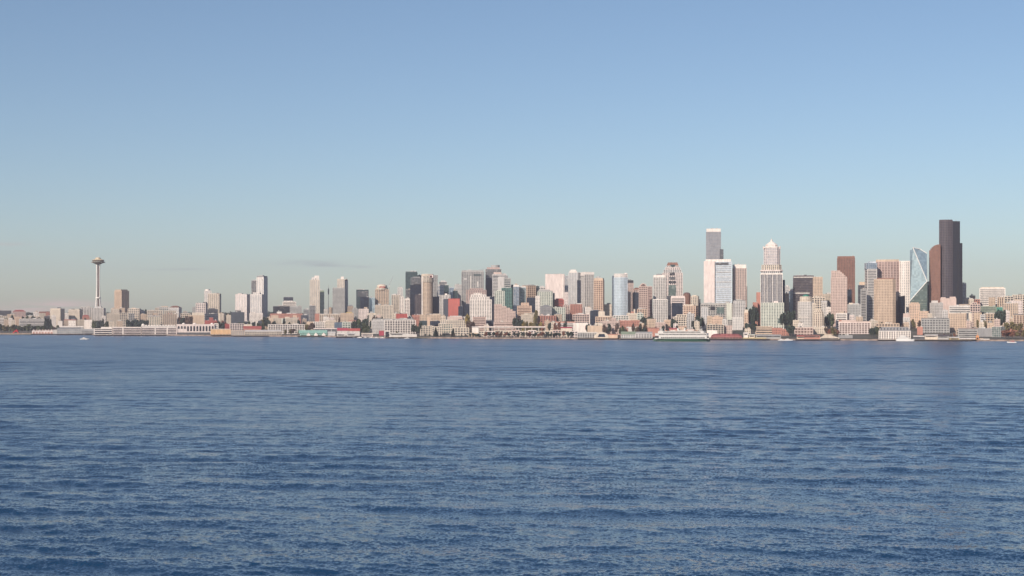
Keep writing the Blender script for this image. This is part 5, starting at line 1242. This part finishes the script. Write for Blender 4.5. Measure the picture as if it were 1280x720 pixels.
bark = plainmat('bark', (.10,.075,.055), .9)
PROTO = {}
def tree_proto(kind, leaf, h, w, v):
    key = (kind, leaf, v)
    if key in PROTO: return PROTO[key]
    vs, fs = crown_mesh(hash((kind, v)) % 1000 if False else (len(PROTO)*13+5), kind, h, w)
    me = bpy.data.meshes.new('crown'); me.from_pydata(vs, [], fs); me.materials.append(LEAF[leaf])
    t = MB(); t.tube((0,0,-.5),(0,0,h*(.5 if kind!='conifer' else .85)),w*.035+.1,w*.015+.04,7)
    if kind != 'conifer':
        for i in range(5):
            a = 6.283*i/5; t.tube((0,0,h*.34),(math.cos(a)*w*.26,math.sin(a)*w*.26,h*.66),w*.018+.05,.06,5)
    tm = bpy.data.meshes.new('trunk'); tm.from_pydata(t.v, [], t.f); tm.materials.append(bark)
    PROTO[key] = (me, tm, h, w); return PROTO[key]
TREE_N = 0
def tree(px, o, ybase_or_none, ytop, wpx, leaf, label, group=None, kind='round'):
    global TREE_N
    TREE_N += 1
    me, tm, h0, w0 = tree_proto(kind, leaf, 10, 8 if kind == 'round' else 5.5, TREE_N % 4)
    X, Y = at(px, o); zg = ground(o); H = CAMH+(HOR-ytop)/F*Y-zg; W = wpx*Y/F
    H = max(4, H)
    e = empty('conifer_tree' if kind == 'conifer' else 'broadleaf_tree', (X,Y,zg), random.uniform(0,6.28)); tag(e, label, 'tree', group)
    for nm, me_ in (('crown', me), ('trunk', tm)):
        c = bpy.data.objects.new(nm, me_); C.objects.link(c); c.parent = e
    e.scale = (W/w0, W/w0, H/h0)
def trow(x0, x1, step, o, yt, w, leaf, label, group, kind='round', jit=1.0):
    x = x0
    while x <= x1:
        lf = leaf if isinstance(leaf, str) else random.choice(leaf)
        tree(x+random.uniform(-.25,.25)*step, o+random.uniform(-8,8), None, yt+random.uniform(-jit,jit), w*random.uniform(.8,1.25), lf, label, group, kind); x += step
trow(-24, 60, 3.7, 40, 406.2, 6.2, ['green','dark','olive','green'], 'leafy tree in the park row along the shore at the far left', 'park trees at the far left', jit=1.4)
trow(56, 64, 2.6, 300, 399, 4.6, 'dark', 'dark conifer beside the black banded office', 'conifers by the black banded office', 'conifer')
trow(64, 76, 3.6, 62, 406.8, 5, ['green','brown'], 'small tree below the cream slab by the park', 'trees below the cream slab')
trow(117, 134, 3.2, 150, 399.5, 5.5, ['dark','green'], 'dark tree in the clump right below the observation tower', 'clump below the observation tower', jit=2)
trow(159, 186, 3.4, 260, 400, 6, ['dark'], 'dark green tree in the long clump above the cruise terminal', 'long dark clump above the terminal', jit=1.6)
trow(226, 238, 3, 330, 396, 5.6, ['dark','brown'], 'dark tree left of the blank beige building', 'trees left of the blank beige building', jit=1.8)
trow(272, 285, 2.8, 260, 400, 6, ['dark','green','rust'], 'tree in the dark clump behind the orange warehouse', 'clump behind the orange warehouse', jit=3)
trow(278, 292, 3, 640, 391, 5, ['dark'], 'dark hillside tree left of the dark grey glass office', 'hillside trees left of the dark grey office')
trow(174, 194, 3, 1000, 387.2, 5, ['dark'], 'dark ridge tree above the long cream block', 'ridge trees above the long cream block')
trow(327, 338, 3, 330, 397, 5.6, ['dark','olive','green'], 'tree in the green gap left of the coral brick terrace', 'trees left of the coral brick terrace', jit=3.4)
trow(357, 374, 5.2, 6, 411, 4.2, ['brown','olive'], 'slim tree in front of the white parking building', 'trees in front of the white parking building', jit=1)
trow(383, 395, 3.2, 200, 404.2, 5, ['olive','brown','gold'], 'olive tree around the small beige building', 'olive trees around the small beige building', jit=1.4)
trow(426, 441, 4, 500, 395, 5, ['brown','olive'], 'brown tree at the yellowish stepped building', 'brown trees at the yellowish building', jit=1.4)
trow(443, 462, 2.9, 200, 399, 7, ['dark','green'], 'tall dark tree in the green patch left of the flagpoles', 'green patch left of the flagpoles', jit=1.8)
trow(448, 460, 4, 130, 405, 6, ['dark','green'], 'lower tree in the front of the green patch by the flagpoles', 'front of the green patch', jit=1)
trow(488, 498, 4, 30, 415.4, 4, ['olive','green'], 'small olive tree before the long gridded office', 'small trees before the gridded office')
trow(518, 527, 3, 150, 404.5, 5, ['dark','green'], 'tree right of the long gridded office', 'trees right of the gridded office', jit=2)
tree(544.6, 30, None, 410.8, 6.4, 'dark', 'dark leaning conifer in front of the cream lofts', None, 'conifer')
tree(566.2, 30, None, 411, 5.4, 'dark', 'dark conifer in front of the cream waterfront hotel', None, 'conifer')
trow(532, 586, 6.2, 12, 417.4, 3, ['dark','brown'], 'small round quay tree before the cream hotel and lofts', 'small quay trees before the hotel', jit=.5)
tree(583.6, 300, None, 393.2, 7, 'gold', 'yellow green tree left of the pink banded building')
trow(586, 592, 3, 240, 401, 5, ['brown'], 'brown tree left of the pink banded building', 'brown trees left of the pink banded building')
trow(588, 600, 3.2, 20, 416.2, 4, ['dark'], 'dark quay tree at the left start of the waterfront row', 'dark trees at the start of the waterfront row')
trow(606, 720, 5.2, 14, 415, 5.2, ['brown','dark','dark','rust'], 'dark quay tree before the long cream waterfront row', 'quay trees before the long cream row', jit=1.1)
trow(643, 652, 2.7, 290, 397, 6, ['dark','green'], 'tree in the green gap right of the pink stepped terraces', 'trees right of the pink terraces', jit=2.5)
trow(655, 677, 4, 230, 402.6, 6, ['gold','olive','gold'], 'golden tree under the arched beige building', 'golden trees under the arched building', jit=.8)
tree(669.4, 420, None, 388, 6, 'olive', 'olive tree on the shoulder of the arched beige building')
trow(700, 716, 4, 330, 399.5, 4.6, ['dark','brown'], 'small dark tree below the dark red brick block', 'small trees below the brick block', jit=1.5)
trow(775, 785, 4, 70, 408.8, 4, ['green','brown'], 'small green tree before the salmon brick row', 'small trees before the salmon brick row')
trow(795, 808, 3, 90, 408, 5, ['dark','olive','brown'], 'olive dark tree between the low white hall and the red pier house', 'trees left of the red pier house', jit=1.6)
trow(802, 816, 2.8, 480, 395, 6, ['dark'], 'dark tree in the gap left of the white twin towers', 'dark gap left of the twin towers', jit=3)
trow(840, 848, 3, 330, 400, 5, ['dark'], 'dark tree in front of the pink framed block', 'trees before the pink framed block', jit=3)
trow(866, 878, 3, 420, 397, 6, ['dark'], 'dark tree in the deep gap left of the concrete block', 'dark gap left of the concrete block', jit=4)
trow(934, 946, 2.8, 560, 383, 6, ['dark','green'], 'dark tree in the green street gap left of the tall brick slab', 'green street gap left of the brick slab', jit=3)
trow(934, 946, 3.4, 250, 402, 6, ['dark'], 'dark lower tree in the street gap left of the low tan building', 'lower trees in the street gap', jit=3)
trow(979, 993, 2.9, 430, 389, 6.4, ['dark'], 'dark tree in the shaded gap left of the purple brown tower', 'shaded gap left of the purple brown tower', jit=3)
trow(984, 993, 3.2, 200, 405, 6, ['dark','green'], 'dark lower tree left of the small white corner block', 'lower trees left of the white corner block', jit=2)
trow(1031, 1040, 3, 420, 392, 6, ['dark','green'], 'dark tree right of the narrow stone tower', 'trees right of the stone tower', jit=4)
trow(1033, 1049, 3.6, 130, 409.5, 6, ['brown','olive','rust'], 'brown tree left of the building with pinkish panels', 'brown trees left of the panelled building', jit=2)
trow(1088, 1097, 3, 120, 408, 5.4, ['dark','green'], 'dark tree left of the grey roofed terminal', 'trees left of the grey roofed terminal', jit=2)
trow(1240, 1252, 4, 690, 386.6, 5, ['dark'], 'dark tree above the sand coloured block', 'trees above the sand coloured block', jit=1)
trow(1246, 1256, 3, 500, 388, 6, ['dark','green'], 'dark green tree beside the deep green wall block', 'trees by the deep green wall', jit=2)
trow(1257, 1296, 4.4, 100, 412, 7.5, ['rust','rust','brown','olive'], 'rust coloured autumn tree at the right end of the shore', 'autumn trees at the right end', jit=1.6)
trow(1258, 1280, 6, 240, 403, 7, ['olive','brown'], 'olive tree behind the autumn trees', 'olive trees behind the autumn trees', jit=1)
trow(1180, 1200, 7, 60, 417, 4, ['rust','brown'], 'small brown tree by the low purple roofed shed', 'small trees by the purple roofed shed', jit=1)
trow(0, 60, 7, 520, 395, 5, ['dark','green'], 'dark tree among the small houses above the park trees', 'trees among the small houses at the far left', jit=2.5)
trow(82, 116, 6, 330, 400, 4.6, ['dark','green','brown'], 'dark tree between the red roofed low blocks left of the observation tower', 'trees by the red roofed low blocks', jit=2.5)
trow(186, 224, 6.5, 420, 398, 5, ['dark','green'], 'dark tree between the glazed low block and the balconied blocks', 'trees by the glazed low block', jit=2.5)
trow(300, 334, 6, 260, 402.5, 5, ['dark','green'], 'dark tree behind the red gabled market roof', 'trees behind the red market roof', jit=2)
trow(336, 384, 9, 300, 400, 4.6, ['dark','olive'], 'dark tree at the cream and yellow lower terrace', 'trees at the cream and yellow terrace', jit=2)
trow(462, 482, 5, 360, 395.5, 5, ['dark','brown'], 'dark tree below the domed tower', 'trees below the domed tower', jit=2)
trow(672, 712, 7, 200, 402.6, 4.4, ['dark','olive','rust'], 'small tree among the red brick low blocks above the elevated road', 'trees above the elevated road', jit=2)
trow(736, 800, 9, 200, 404, 4.4, ['dark','brown','green'], 'small tree among the pink brick warehouse row', 'trees among the pink warehouses', jit=2)
trow(820, 866, 9, 180, 407, 4.4, ['dark','brown'], 'small tree on the street behind the ferry', 'street trees behind the ferry', jit=1.5)
trow(1100, 1250, 10, 425, 400, 4.6, ['dark','olive','brown'], 'small tree on the slope above the long terminal sheds', 'slope trees above the terminal sheds', jit=3)
# distant wooded ridge: tree mass nobody could count
def far_wood():
    r = random.Random(3); m = MB(); v=[]; f=[]
    for i in range(2600):
        px = r.uniform(-300,1600); o = r.uniform(1500,2300); X, Y = 0, 0
        Y = shoreY((px-640)/F*4800)+o; X = (px-640)/F*Y; z = ground(o)-1; H = r.uniform(7,15); W = r.uniform(6,13)
        for _ in range(16):
            c = Vector((X+r.gauss(0,W*.34), Y+r.gauss(0,W*.3), z+H*r.uniform(.1,1))); d = Vector((r.gauss(0,1),r.gauss(0,1)-.6,r.gauss(0,1)+.5)).normalized(); a=d.orthogonal().normalized(); b=d.cross(a); k=len(v); s=r.uniform(1.5,3)
            for p,q in ((-1,-.6),(.2,-1),(1,.3),(-.1,1)): v.append(tuple(c+a*p*s+b*q*s))
            f.append((k,k+1,k+2,k+3))
    m.v = v; m.f = f; o = m.build('distant_wood', LEAF['dark']); tag(o, 'dark tree cover on the ridge behind the city', 'woodland', kind='stuff')
far_wood()

# ------------------------------------------------------------------ terrain
def terrain():
    XS = np.concatenate([np.linspace(-6500,-2600,14), np.linspace(-2500,2500,180), np.linspace(2600,6500,14)])
    OS = [-.6, 0, .05, 12, 30, 60, 100, 160, 240, 340, 460, 600, 760, 900, 1100, 1300, 1500, 1750, 2100, 2500, 3200, 4200]
    v = []; 
    for o in OS:
        for X in XS:
            z = ground(max(o,0)) if o >= 0 else -3.0
            if o == 0: z = 2.4
            if o > 1000: z += 7*math.sin(X*.0031+o*.002)+4*math.sin(X*.0093+1.3)
            v.append((X, shoreY(X)+o, z - .25))
    n = len(XS); f = [(a*n+i, a*n+i+1, (a+1)*n+i+1, (a+1)*n+i) for a in range(len(OS)-1) for i in range(n-1)]
    me = bpy.data.meshes.new('terrain'); me.from_pydata(v, [], f)
    m = bpy.data.materials.new('city_ground'); m.use_nodes = True; nt = m.node_tree; p = nt.nodes['Principled BSDF']
    tc = nt.nodes.new('ShaderNodeTexCoord'); nz = nt.nodes.new('ShaderNodeTexNoise'); nz.inputs['Scale'].default_value = .02; nz.inputs['Detail'].default_value = 8
    rp = nt.nodes.new('ShaderNodeValToRGB'); e = rp.color_ramp.elements; e[0].position=.40; e[0].color=(.035,.045,.03,1); e[1].position=.62; e[1].color=(.13,.115,.10,1)
    nt.links.new(tc.outputs['Object'], nz.inputs[0]); nt.links.new(nz.outputs[0], rp.inputs[0]); nt.links.new(rp.outputs[0], p.inputs['Base Color']); p.inputs['Roughness'].default_value=.9
    me.materials.append(m); o = bpy.data.objects.new('terrain', me); C.objects.link(o); tag(o, kind='structure')
terrain()
def strip(name, px0, px1, o0, o1, z0, z1, mat, kind='structure', label=None, cat=None):
    m = MB(); n = 40; pts0=[]; pts1=[]
    for i in range(n+1):
        px = px0+(px1-px0)*i/n; pts0.append(at(px,o0)); pts1.append(at(px,o1))
    for (a,b) in zip(pts0,pts1): m.v += [(a[0],a[1],z0),(a[0],a[1],z1),(b[0],b[1],z1),(b[0],b[1],z0)]
    for i in range(n):
        k=i*4
        for j in range(4): m.f.append((k+j, k+(j+1)%4, k+4+(j+1)%4, k+4+j))
    m.f += [(0,1,2,3),(n*4+3,n*4+2,n*4+1,n*4)]
    o = m.build(name, mat); tag(o, label, cat, kind=kind); return o
strip('quay', 70, 1800, -5, 9, -3, 3.0, plainmat('quay_concrete', (.30,.23,.19), .85, 0, .12, .45))
strip('waterfront_road', 70, 1800, 9.5, 34, 2.2, 3.16, plainmat('asphalt', (.055,.053,.05), .9))
strip('beach', -700, 70, -9, 12, -3, .75, plainmat('sand', (.33,.27,.19), .95, 0, .2, .3))
strip('shore_lawn', -700, 71, 16, 60, 2, 3.3, plainmat('lawn', (.13,.13,.06), .95, 0, .1, .4))
strip('promenade', -700, 71, 12, 18, -2, 3.8, plainmat('promenade_stone', (.42,.31,.24), .9, 0, .1, .3))

# ------------------------------------------------------------------ water: one sheet round the viewer with real waves where they can be seen
def water():
    rng = np.random.default_rng(5)
    N = 1000
    az = np.concatenate([np.linspace(-math.pi, -.46, 24)[:-1], np.linspace(-.46, .46, N), np.linspace(.46, math.pi, 24)[1:]])
    r = np.concatenate([[3., 30., 70., 110.], np.geomspace(170, 5200, 1600)])
    A, Rr = np.meshgrid(az, r); Xg = Rr*np.sin(A); Yg = Rr*np.cos(A)
    spr = Rr*math.log(5200/170)/1600; spa = Rr*(.92/N)
    Zg = np.zeros_like(Xg); wind = R(250)
    lam = np.geomspace(.8, 40, 84)
    for i, l in enumerate(lam):
        th = wind + rng.normal(0, .48 if l < 12 else .35); k = 2*math.pi/l
        amp = .0088*l**.72 * rng.uniform(.6,1.3)
        if l > 6: amp *= (6/l)**1.0
        kx, ky = k*math.cos(th), k*math.sin(th)
        sp = np.maximum(np.abs(math.cos(th))*spa, .01) + np.abs(math.sin(th))*spr   # spacing across the crest
        fade = np.clip((l/sp-2.2)/2.5, 0, 1)
        ph = rng.uniform(0,6.28)
        # wander the phase so that no crest runs on for ever
        wob = 1.6*np.sin(Xg*.011*rng.uniform(.6,1.6)+ph)+1.3*np.sin(Yg*.009*rng.uniform(.6,1.6)+ph*2)
        Zg += amp*fade*np.sin(kx*Xg+ky*Yg+ph+wob)
    for i, l in enumerate((13,15.5,18,21,24,28,33,39)):
        th = R(262) + rng.normal(0,.20); k = 2*math.pi/l; kx, ky = k*math.cos(th), k*math.sin(th)
        ph = rng.uniform(0,6.28); env = .55+.9*np.sin(Xg*.008*rng.uniform(.6,1.5)+ph*3+.6*np.sin(Yg*.01))*np.sin(Yg*.007*rng.uniform(.6,1.5)+ph*5)
        fade = np.clip((l/np.maximum(spr,.01)-2.2)/2.5, 0, 1)
        Zg += .038/k*fade*env*np.sin(kx*Xg+ky*Yg+ph+1.2*np.sin(Xg*.02+ph))
    # gusts: patches where the wind lifts the chop
    g = (np.sin(Xg*.012+1.2*np.sin(Yg*.006))*np.sin(Yg*.011+1.5*np.sin(Xg*.004+1)))
    Zg *= .85+.35*g
    Zg[np.abs(A) > .46] *= .0
    nr, na = Xg.shape
    co = np.stack([Xg, Yg, Zg], -1).reshape(-1,3).astype(np.float32)
    idx = np.arange(nr*na).reshape(nr,na)
    q = np.stack([idx[:-1,:-1], idx[:-1,1:], idx[1:,1:], idx[1:,:-1]], -1).reshape(-1,4)
    q = q[:, ::-1]
    me = bpy.data.meshes.new('water'); me.vertices.add(len(co)); me.vertices.foreach_set('co', co.ravel())
    me.loops.add(q.size); me.loops.foreach_set('vertex_index', q.ravel().astype(np.int32))
    me.polygons.add(len(q)); me.polygons.foreach_set('loop_start', np.arange(0,q.size,4,dtype=np.int32)); me.polygons.foreach_set('loop_total', np.full(len(q),4,dtype=np.int32))
    me.polygons.foreach_set('use_smooth', np.ones(len(q),dtype=bool)); me.update()
    m = bpy.data.materials.new('sea_water'); m.use_nodes = True; nt = m.node_tree; p = nt.nodes['Principled BSDF']
    p.inputs['Base Color'].default_value = (*WATER_COL, 1); p.inputs['IOR'].default_value = 1.38; p.inputs['Specular IOR Level'].default_value = 1.0
    tc = nt.nodes.new('ShaderNodeTexCoord')
    def noise(scale, detail, sx=1, sy=1, rot=0, col=True):
        mp = nt.nodes.new('ShaderNodeMapping'); mp.inputs['Scale'].default_value = (sx,sy,1); mp.inputs['Rotation'].default_value = (0,0,rot)
        z = nt.nodes.new('ShaderNodeTexNoise'); z.inputs['Scale'].default_value = scale; z.inputs['Detail'].default_value = detail; z.inputs['Roughness'].default_value = .55
        nt.links.new(tc.outputs['Object'], mp.inputs[0]); nt.links.new(mp.outputs[0], z.inputs[0]); return z.outputs['Color'] if col else z.outputs[0]
    def vm(op, a, b):
        n = nt.nodes.new('ShaderNodeVectorMath'); n.operation = op
        for i, q in enumerate((a, b)):
            if isinstance(q, tuple): n.inputs[i].default_value = q
            else: nt.links.new(q, n.inputs[i])
        return n.outputs[0]
    big = noise(.0065, 5, .5, 1.5, .1, False)
    mr = nt.nodes.new('ShaderNodeMapRange'); mr.inputs['From Min'].default_value=.36; mr.inputs['From Max'].default_value=.64; mr.inputs['To Min'].default_value=.72; mr.inputs['To Max'].default_value=1.22
    nt.links.new(big, mr.inputs[0])
    acc = None
    for sc, det, sx, rot, kx, ky in WAVES:
        t = vm('MULTIPLY', vm('SUBTRACT', noise(sc, det, sx, 1, rot), (.5,.5,.5)), (kx, ky, 0.0))
        acc = t if acc is None else vm('ADD', acc, t)
    sc_ = nt.nodes.new('ShaderNodeVectorMath'); sc_.operation = 'SCALE'; nt.links.new(acc, sc_.inputs[0]); 
    ge = nt.nodes.new('ShaderNodeNewGeometry')
    ln = nt.nodes.new('ShaderNodeVectorMath'); ln.operation = 'LENGTH'; nt.links.new(ge.outputs['Position'], ln.inputs[0])
    def mrange(src, a, b, c, d):
        n = nt.nodes.new('ShaderNodeMapRange')
        for nm_, v in zip(('From Min','From Max','To Min','To Max'), (a,b,c,d)): n.inputs[nm_].default_value = v
        nt.links.new(src, n.inputs[0]); return n.outputs[0]
    nt.links.new(mrange(ln.outputs['Value'], 250, 1500, *WATER_ROUGH), p.inputs['Roughness'])
    fd = nt.nodes.new('ShaderNodeMath'); fd.operation = 'MULTIPLY'; nt.links.new(mr.outputs[0], fd.inputs[0]); nt.links.new(mrange(ln.outputs['Value'], 300, 2200, 1.0, .5), fd.inputs[1])
    nt.links.new(fd.outputs[0], sc_.inputs['Scale'])
    nm = nt.nodes.new('ShaderNodeVectorMath'); nm.operation = 'NORMALIZE'
    nt.links.new(vm('ADD', ge.outputs['Normal'], sc_.outputs[0]), nm.inputs[0]); nt.links.new(nm.outputs[0], p.inputs['Normal'])
    me.materials.append(m)
    o = bpy.data.objects.new('water', me); C.objects.link(o); tag(o, kind='structure')
WATER_COL = (.007,.037,.090); WATER_ROUGH = (.12,.24)
WAVES = [(1.5,2,1.1,.25,.45,1.05), (.30,3,.75,-.2,.22,.42), (.06,3,.6,.1,.12,.32)]   # ripple scale, detail, stretch, turn, slope across, slope along
water()

# ------------------------------------------------------------------ snow mountain far away, air, sky, sun, camera
def mountain():
    r = random.Random(9); m = MB(); n = 40; pts = []
    Y0 = 9000
    for j in range(7):
        for i in range(n+1):
            px = 10+(150-10)*i/n; X = (px-640)/F*Y0
            prof = max(0, 1-abs((px-84)/62)**1.5)*.9+.25*max(0,1-abs((px-48)/26))
            h = CAMH+ (401-377.5)/F*Y0*prof*[0,.45,.8,1,.8,.45,0][j]*(1+.10*math.sin(i*1.7+j)+.06*r.random())
            pts.append((X, Y0-600+j*200, max(20,h) if 0<j<6 else 10))
    m.v = pts; m.f = [(j*(n+1)+i, j*(n+1)+i+1, (j+1)*(n+1)+i+1, (j+1)*(n+1)+i) for j in range(6) for i in range(n)]
    o = m.build('mountain', plainmat('snow', (.60,.50,.47), .8, 0, .01, .25), None, True); tag(o, kind='structure')
w = bpy.data.worlds.new('World'); S.world = w; w.use_nodes = True; nt = w.node_tree; bg = nt.nodes['Background']
SUN_EL, SUN_AZ = 28, 31     # sun stands behind the viewer to the left
sky = nt.nodes.new('ShaderNodeTexSky'); sky.sky_type = 'NISHITA'; sky.sun_disc = False
sky.sun_elevation = R(SUN_EL); sky.sun_rotation = R(180+SUN_AZ); sky.altitude = 0; sky.air_density = AIR; sky.dust_density = DUST; sky.ozone_density = OZONE
def wn(t, **k):
    n = nt.nodes.new(t)
    for a, v in k.items(): setattr(n, a, v)
    return n
tcw = wn('ShaderNodeTexCoord'); sep = wn('ShaderNodeSeparateXYZ'); nt.links.new(tcw.outputs['Generated'], sep.inputs[0])
mpw = wn('ShaderNodeMapping'); mpw.inputs['Scale'].default_value = (28, 28, 260); mpw.inputs['Location'].default_value = (1.7,.4,.2); nt.links.new(tcw.outputs['Generated'], mpw.inputs[0])
nzw = wn('ShaderNodeTexNoise'); nzw.inputs['Scale'].default_value = 1; nzw.inputs['Detail'].default_value = 7; nzw.inputs['Roughness'].default_value = .62; nt.links.new(mpw.outputs[0], nzw.inputs[0])
def mrw(src, a, b, c, d):
    n = wn('ShaderNodeMapRange', interpolation_type='SMOOTHSTEP'); 
    for i, v in zip(('From Min','From Max','To Min','To Max'), (a,b,c,d)): n.inputs[i].default_value = v
    nt.links.new(src, n.inputs[0]); return n.outputs[0]
def mul(a, b):
    n = wn('ShaderNodeMath', operation='MULTIPLY'); nt.links.new(a, n.inputs[0]); nt.links.new(b, n.inputs[1]); return n.outputs[0]
def m2(op, a, b):
    n = wn('ShaderNodeMath', operation=op)
    for i, q in enumerate((a, b)):
        if isinstance(q, (int, float)): n.inputs[i].default_value = q
        else: nt.links.new(q, n.inputs[i])
    return n.outputs[0]
hx = m2('DIVIDE', sep.outputs['X'], sep.outputs['Y']); hz = m2('DIVIDE', sep.outputs['Z'], sep.outputs['Y'])
nmix = mrw(nzw.outputs[0], .36, .62, .1, 1.0); prev = sky.outputs[0]; front = mrw(sep.outputs['Y'], 0, .05, 0, 1)
# a few thin clouds low in the sky: azimuth, height, half width, half height (tangents), strength, colour
for (cx, cz, sw, sh, st, colr) in ((-.300,.0100,.030,.0034,1.0,(6.6,5.3,5.0)), (-.327,.0070,.028,.0022,.8,(6.6,5.3,5.0)), (-.134,.038,.020,.0018,.36,(3.3,3.5,4.1)), (-.120,.0365,.012,.0010,.4,(3.3,3.5,4.1)), (-.224,.034,.022,.0008,.35,(3.4,3.6,4.2)),
        (-.332,.0505,.016,.0013,.35,(5.6,4.6,4.6)), (-.098,.0355,.008,.0008,.3,(3.4,3.5,4.0)), (.19,.046,.03,.001,.12,(5.4,5.0,5.0))):
    u = m2('DIVIDE', m2('SUBTRACT', hx, cx), sw); v = m2('DIVIDE', m2('SUBTRACT', hz, cz), sh)
    g = m2('POWER', 2.718, m2('MULTIPLY', -1.0, m2('ADD', m2('MULTIPLY', u, u), m2('MULTIPLY', v, v))))
    f = m2('MULTIPLY', m2('MULTIPLY', g, nmix), m2('MULTIPLY', front, st))
    mxw = wn('ShaderNodeMixRGB'); mxw.inputs[2].default_value = (*colr, 1); nt.links.new(f, mxw.inputs[0]); nt.links.new(prev, mxw.inputs[1]); prev = mxw.outputs[0]
nt.links.new(mxw.outputs[0], bg.inputs['Color']); bg.inputs['Strength'].default_value = SKYSTR
sl = bpy.data.lights.new('sun', 'SUN'); sl.energy = SUNSTR; sl.angle = R(.5); sl.color = (1,.87,.74)
so = bpy.data.objects.new('sun', sl); C.objects.link(so)
sd = Vector((-math.sin(R(SUN_AZ))*math.cos(R(SUN_EL)), -math.cos(R(SUN_AZ))*math.cos(R(SUN_EL)), math.sin(R(SUN_EL))))
so.rotation_euler = sd.to_track_quat('Z','Y').to_euler()
# air
HZ = MB().box(-6800, 6800, -5400, 10500, -60, 420); ho = HZ.build('haze', bpy.data.materials.new('haze_air')); tag(ho, kind='stuff')
hm = ho.data.materials[0]; hm.use_nodes = True; ht = hm.node_tree; ht.nodes.remove(ht.nodes['Principled BSDF'])
pv = ht.nodes.new('ShaderNodeVolumePrincipled'); pv.inputs['Color'].default_value = (.97,.89,1,1); pv.inputs['Density'].default_value = HAZE; pv.inputs['Anisotropy'].default_value = .2
ht.links.new(pv.outputs[0], [n for n in ht.nodes if n.type=='OUTPUT_MATERIAL'][0].inputs['Volume'])
cam = bpy.data.cameras.new('camera'); cam.sensor_width = 36; cam.lens = 36*F/1280; cam.shift_y = (HOR-360)/1280; cam.clip_start = 1; cam.clip_end = 40000
co = bpy.data.objects.new('camera', cam); C.objects.link(co); co.location = (0,0,CAMH); co.rotation_euler = (R(90),0,0); S.camera = co
S.view_settings.view_transform = 'Standard'; S.view_settings.look = 'None'; S.view_settings.exposure = EXPO; S.view_settings.gamma = 1; S.view_settings.use_curve_mapping = False
S.render.engine = 'CYCLES'
S.render.resolution_x = 1024; S.render.resolution_y = 576
